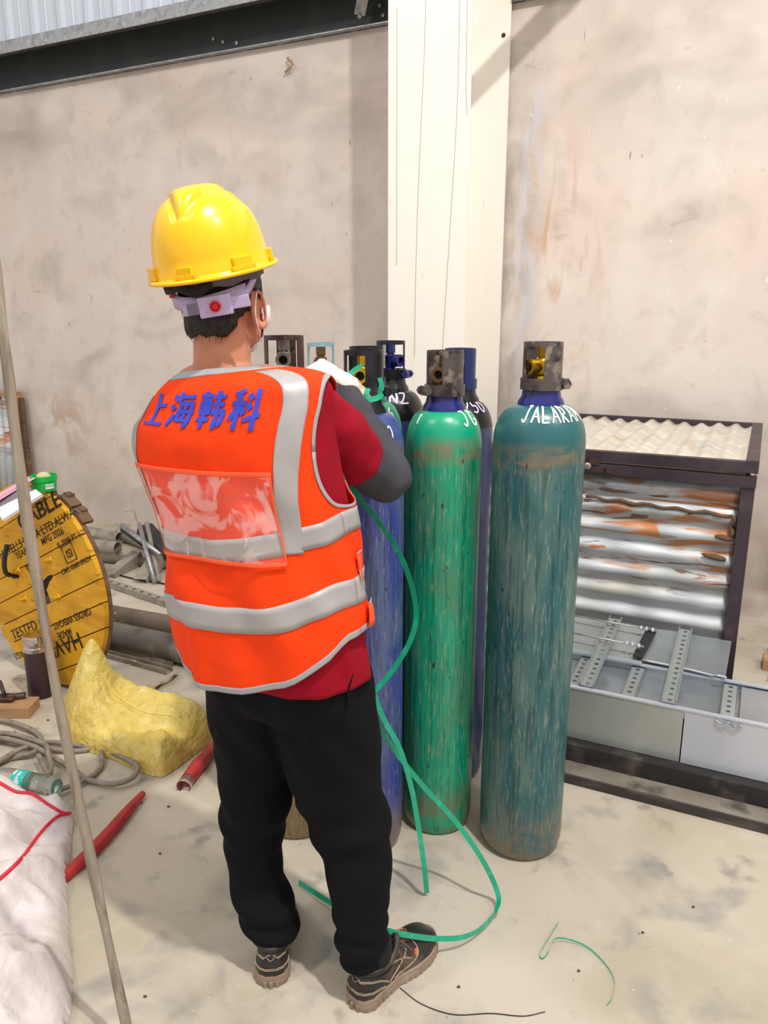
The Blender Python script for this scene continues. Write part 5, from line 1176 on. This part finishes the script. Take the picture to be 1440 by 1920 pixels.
for i, strokes in enumerate(HZ):
    m_ = MB(); x0 = -.134 + i * .0745; cw, chh = .061, .067; z0_ = 1.338
    for st in strokes:
        pts2 = []
        for (xa, ya), (xb, yb) in zip(st, st[1:]):
            for k in range(8): pts2.append((xa + (xb - xa) * k / 8, ya + (yb - ya) * k / 8))
        pts2.append(st[-1]); L1, L2 = [], []
        horiz = abs(st[-1][0] - st[0][0]) > 3 * abs(st[-1][1] - st[0][1])
        hwid = .0036 if horiz else .0048
        for k, (px_, py_) in enumerate(pts2):
            qa = pts2[max(k - 1, 0)]; qb = pts2[min(k + 1, len(pts2) - 1)]; tx, ty = (qb[0] - qa[0]) * cw, (qb[1] - qa[1]) * chh; l_ = math.hypot(tx, ty) or 1
            nx_, ny_ = -ty / l_ * hwid, tx / l_ * hwid; X_ = x0 + px_ * cw; Z_ = z0_ + py_ * chh - .07 * X_
            L1.append(Sb(X_ + nx_, Z_ + ny_, .0072)); L2.append(Sb(X_ - nx_, Z_ - ny_, .0072))
        m_.loft([L1, L2], caps=False, closed=False)
    o = m_.build('printed_character', M['blueprint'], vest, fixn=False); md = o.modifiers.new('s', 'SOLIDIFY'); md.thickness = .0016; md.offset = 0
# ---- shoes
M['leather'] = mat('black_leather', (38, 35, 34), .5, layers=[((110, 98, 88), 11, .52, .68, .65, 6), ((24, 22, 22), 7, .5, .66, .6), ((142, 126, 112), (30, 30, 30), .6, .7, .6, 5, 0, [(2, -.01, .045, .012)])], bump=((60, 60, 60), .2, .003))
M['sole'] = mat('dusty_sole', (150, 130, 112), .85, layers=[((116, 98, 84), 14, .5, .66, .7), ((176, 160, 144), 9, .55, .7, .6)])
M['stitch'] = mat('tan_stitching', (188, 164, 140), .8); M['lace'] = mat('brown_lace', (120, 84, 66), .85); M['sock'] = mat('black_sock', (18, 18, 20), .9)
M['orangetab'] = mat('orange_tab', (226, 120, 84), .6)
def shoe(heel, ang, ank):
    f = V((math.sin(ang), math.cos(ang), 0)); r = V((math.cos(ang), -math.sin(ang), 0)); heel = V(heel)
    def Q(x, y, z): return heel + r * x + f * y + V((0, 0, z))
    L_ = .288
    hw = lambda t: float(np.interp(t, [0, .03, .10, .25, .42, .60, .75, .88, .95, 1.0], [.012, .028, .038, .037, .036, .046, .050, .042, .028, .008]))
    cxx = lambda t: float(np.interp(t, [0, .3, .6, 1], [0, .0, .004, -.004]))
    rs = []; T_ = [0, .012, .03, .06, .1] + [.14 + .04 * i for i in range(19)] + [.90, .93, .96, .985, 1.0]
    def outline(k, z, g=0.0):
        pts = [];
        for t in T_: pts.append(Q(cxx(t) + (hw(t) + k), t * L_ + (g if t > .5 else -g) * (1 if t in (0, 1.0) else 0), z))
        for t in T_[::-1]: pts.append(Q(cxx(t) - (hw(t) + k), t * L_, z))
        return pts
    s = MB(); s.loft([outline(.000, 0), outline(.004, .003), outline(.0045, .016), outline(.003, .022), outline(.004, .027), outline(.001, .031)])
    so = s.build('shoe_sole', M['sole'], wk, angle=45)
    tr = MB()
    for t in [.06 + .052 * i for i in range(18)]:
        if .36 < t < .46: continue
        for sg in (-1, 1):
            dwt = (hw(t + .01) - hw(t - .01)) / (.02 * L_); y_ = (f + r * sg * dwt).normalized(); x_ = V((y_.y, -y_.x, 0))
            tr.box(Q(cxx(t) + sg * (hw(t) + .0022), t * L_, .0085), (.006, .0095, .016), (x_, y_, (0, 0, 1)), .001)
    for a_ in (-.6, 0, .6): tr.box(Q(.02 * a_ * 1.2, -.003 + .006 * abs(a_), .0085), (.008, .006, .017), (r, f, (0, 0, 1)), .001)
    tag(tr.build('tread', M['sole'], so), kind='stuff')
    # upper: sections along the foot, open at the ankle
    up = MB(); rings = []; n = 28
    hts = lambda t: float(np.interp(t, [0, .04, .12, .26, .38, .48, .58, .70, .82, .92, .975, 1.0], [.070, .088, .098, .092, .100, .098, .084, .070, .062, .050, .034, .024]))
    for t in T_:
        w = hw(t) * 1.0 + .001; h = hts(t); rg = []
        for k in range(n + 1):
            a = math.pi * k / n; c_, s_2 = math.cos(a), math.sin(a); e = 2.5
            wz = w * (1 - .22 * (s_2 ** 2) * (t < .5))
            rg.append(Q(cxx(t) + wz * math.copysign(abs(c_) ** (2 / e), c_), t * L_ + (.006 * s_2 if t < .02 else 0), .024 + (h - .024) * abs(s_2) ** (2 / e)))
        rings.append(rg)
    up.loft(rings, caps=False, closed=False)
    n1 = n + 1; up.f.append(tuple(range(n1))); up.f.append(tuple(range((len(rings) - 1) * n1, len(rings) * n1))[::-1])
    uo = up.build('shoe', M['leather'], wk, True)
    cl = MB(); el_ = [Q(.034 * math.cos(a), .078 + .062 * math.sin(a), .094 + .010 * math.sin(a) - .008 * math.cos(a * 2)) for a in [i * math.pi / 14 for i in range(28)]]
    cl.tube(el_ + [el_[0]], .008, 8, caps=False); cl.build('collar', M['leather'], uo, True)
    sk_ = MB(); sk_.tube([Q(0, .075, .07), Q(0, .078, .12), V(ank) + V((0, 0, .06))], [.040, .040, .038], 20); sk_.build('sock', M['sock'], wk, True)
    bt = BVHTree.FromPolygons([tuple(v) for v in up.v], up.f[:-2])
    def onshoe(x, y, z, o_=.0012):
        q = Q(x, y, z); h = bt.find_nearest(q); return h[0] + h[1] * (o_ if h[1].dot(q - Q(0, y, .04)) > 0 else -o_)
    stc = MB()
    for sg in (-1, 1):
        for cv in ([(.0, -.01, .078), (.03 * sg, .008, .078), (.045 * sg, .055, .060), (.046 * sg, .085, .036)], [(.0, -.01, .046), (.03 * sg, .01, .047), (.042 * sg, .045, .041), (.045 * sg, .07, .034)],
                   [(.045 * sg, .085, .036), (.046 * sg, .12, .058), (.035 * sg, .15, .085)], [(.05 * sg, .10, .034), (.055 * sg, .15, .045), (.05 * sg, .18, .062), (.02 * sg, .185, .085)], [(.045 * sg, .10, .078), (.045 * sg, .13, .07), (.046 * sg, .16, .055)]):
            for dd in (0, .0035):
                pts = [onshoe(q.x, q.y, q.z + dd) for q in cr(cv, 6)]; stc.tube(pts, .0009, 4)
    stc.build('stitching', M['stitch'], uo, True)
    lc = MB()
    for i in range(4):
        y_ = .135 + i * .018; z_ = .100 - i * .007
        lc.tube([onshoe(-.022, y_, z_, .003), onshoe(0, y_ + .006, z_ + .02, .006), onshoe(.022, y_ + .012, z_, .003)], .0022, 6)
        lc.tube([onshoe(.022, y_, z_, .003), onshoe(0, y_ + .006, z_ + .02, .006), onshoe(-.022, y_ + .012, z_, .003)], .0022, 6)
    lc.tube(cr([onshoe(0, .135, .11, .006), Q(.03, .12, .10), Q(.048, .125, .075), Q(.052, .14, .058)], 5), .0016, 5); lc.tube(cr([onshoe(0, .135, .11, .006), Q(.036, .14, .104), Q(.050, .155, .08), Q(.052, .16, .062)], 5), .0016, 5)
    lc.build('laces', M['lace'], uo, True)
    MB().box(onshoe(.05, .172, .066, .001), (.004, .010, .022), (r, f, (0, 0, 1)), .001).build('tab', M['orangetab'], uo)
shoe((-.072, 1.452, 0), R_(43), ANR)
shoe((-.268, 1.508, 0), R_(-4), ANL)
# ------------------------------------------------------------------ green strapping band
M['strap'] = mat('green_strapping', (34, 178, 138), .3, layers=[((60, 206, 168), (40, 40, 40), .52, .66, .6)], trans=.15)
t = thing('strapping_band', 'long green plastic strapping band hanging from the worker\'s hands and looping on the floor', 'strap', GP(935, 1690))
def strap_piece(pts, w, up_, name='band'):
    P = cr(pts, 10); ups = []
    for i, p_ in enumerate(P):
        k = i / (len(P) - 1); ups.append(V(up_(k)))
    m_ = MB(); ribbon(m_, P, w, ups, .00035); return m_.build(name, M['strap'], t)
strap_piece([AY(690, 728, 1.94), AY(672, 790, 1.91), AY(655, 870, 1.89), AY(664, 918, 1.88), AY(715, 985, 1.87), AY(757, 1055, 1.86), AY(780, 1140, 1.86), AY(770, 1200, 1.86), AY(735, 1258, 1.86), AY(701, 1298, 1.85)], .014, lambda k: (.8, -.3, .5 * math.sin(k * 7)))
strap_piece([AY(701, 1298, 1.85), AY(718, 1345, 1.85), AY(750, 1405, 1.84), AY(772, 1480, 1.83), AY(786, 1560, 1.82), AY(796, 1630, 1.80), GP(800, 1675, .01)], .014, lambda k: (.9, .2, .3))
strap_piece([AY(701, 1298, 1.855), AY(708, 1352, 1.86), AY(735, 1400, 1.86), AY(790, 1470, 1.85), AY(850, 1535, 1.83), AY(900, 1605, 1.79), GP(930, 1665, .05), GP(933, 1700, .03), GP(905, 1738, .02), GP(868, 1757, .035), AY(820, 1760, 1.60), AY(780, 1756, 1.57), AY(738, 1748, 1.55), AY(700, 1735, 1.58), GP(640, 1705, .03), GP(600, 1680, .02), GP(560, 1654, .012)], .014, lambda k: (.2, .3, .9) if k > .45 else (.8, .1, .5))
strap_piece([AY(655, 738, 1.94), AY(672, 748, 1.925), AY(700, 748, 1.93), AY(716, 740, 1.945), AY(718, 722, 1.96)], .014, lambda k: (.1, .3, .95))
strap_piece([AY(648, 715, 1.955), AY(660, 697, 1.955), AY(680, 684, 1.96)], .011, lambda k: (.3, .1, .95))
strap_piece([AY(712, 742, 1.95), AY(715, 722, 1.95), AY(712, 708, 1.95)], .012, lambda k: (.9, .2, .1))
t2 = thing('thin_green_strip', 'thin faded green plastic strip curled on the floor at lower right', 'strap', GP(1020, 1780))
m_ = MB(); P = cr([GP(1048, 1728, .01), GP(1025, 1765, .006), GP(1012, 1790, .004), GP(1018, 1797, .004), GP(1030, 1782, .01), GP(1038, 1762, .016), GP(1060, 1760, .012), GP(1100, 1775, .006), GP(1135, 1808, .006), GP(1151, 1838, .008), GP(1148, 1870, .004), GP(1138, 1885, .003)], 8)
ribbon(m_, P, .004, [V((.2, .2, .9))] * len(P), .0002); m_.build('strip', M['strap'], t2)
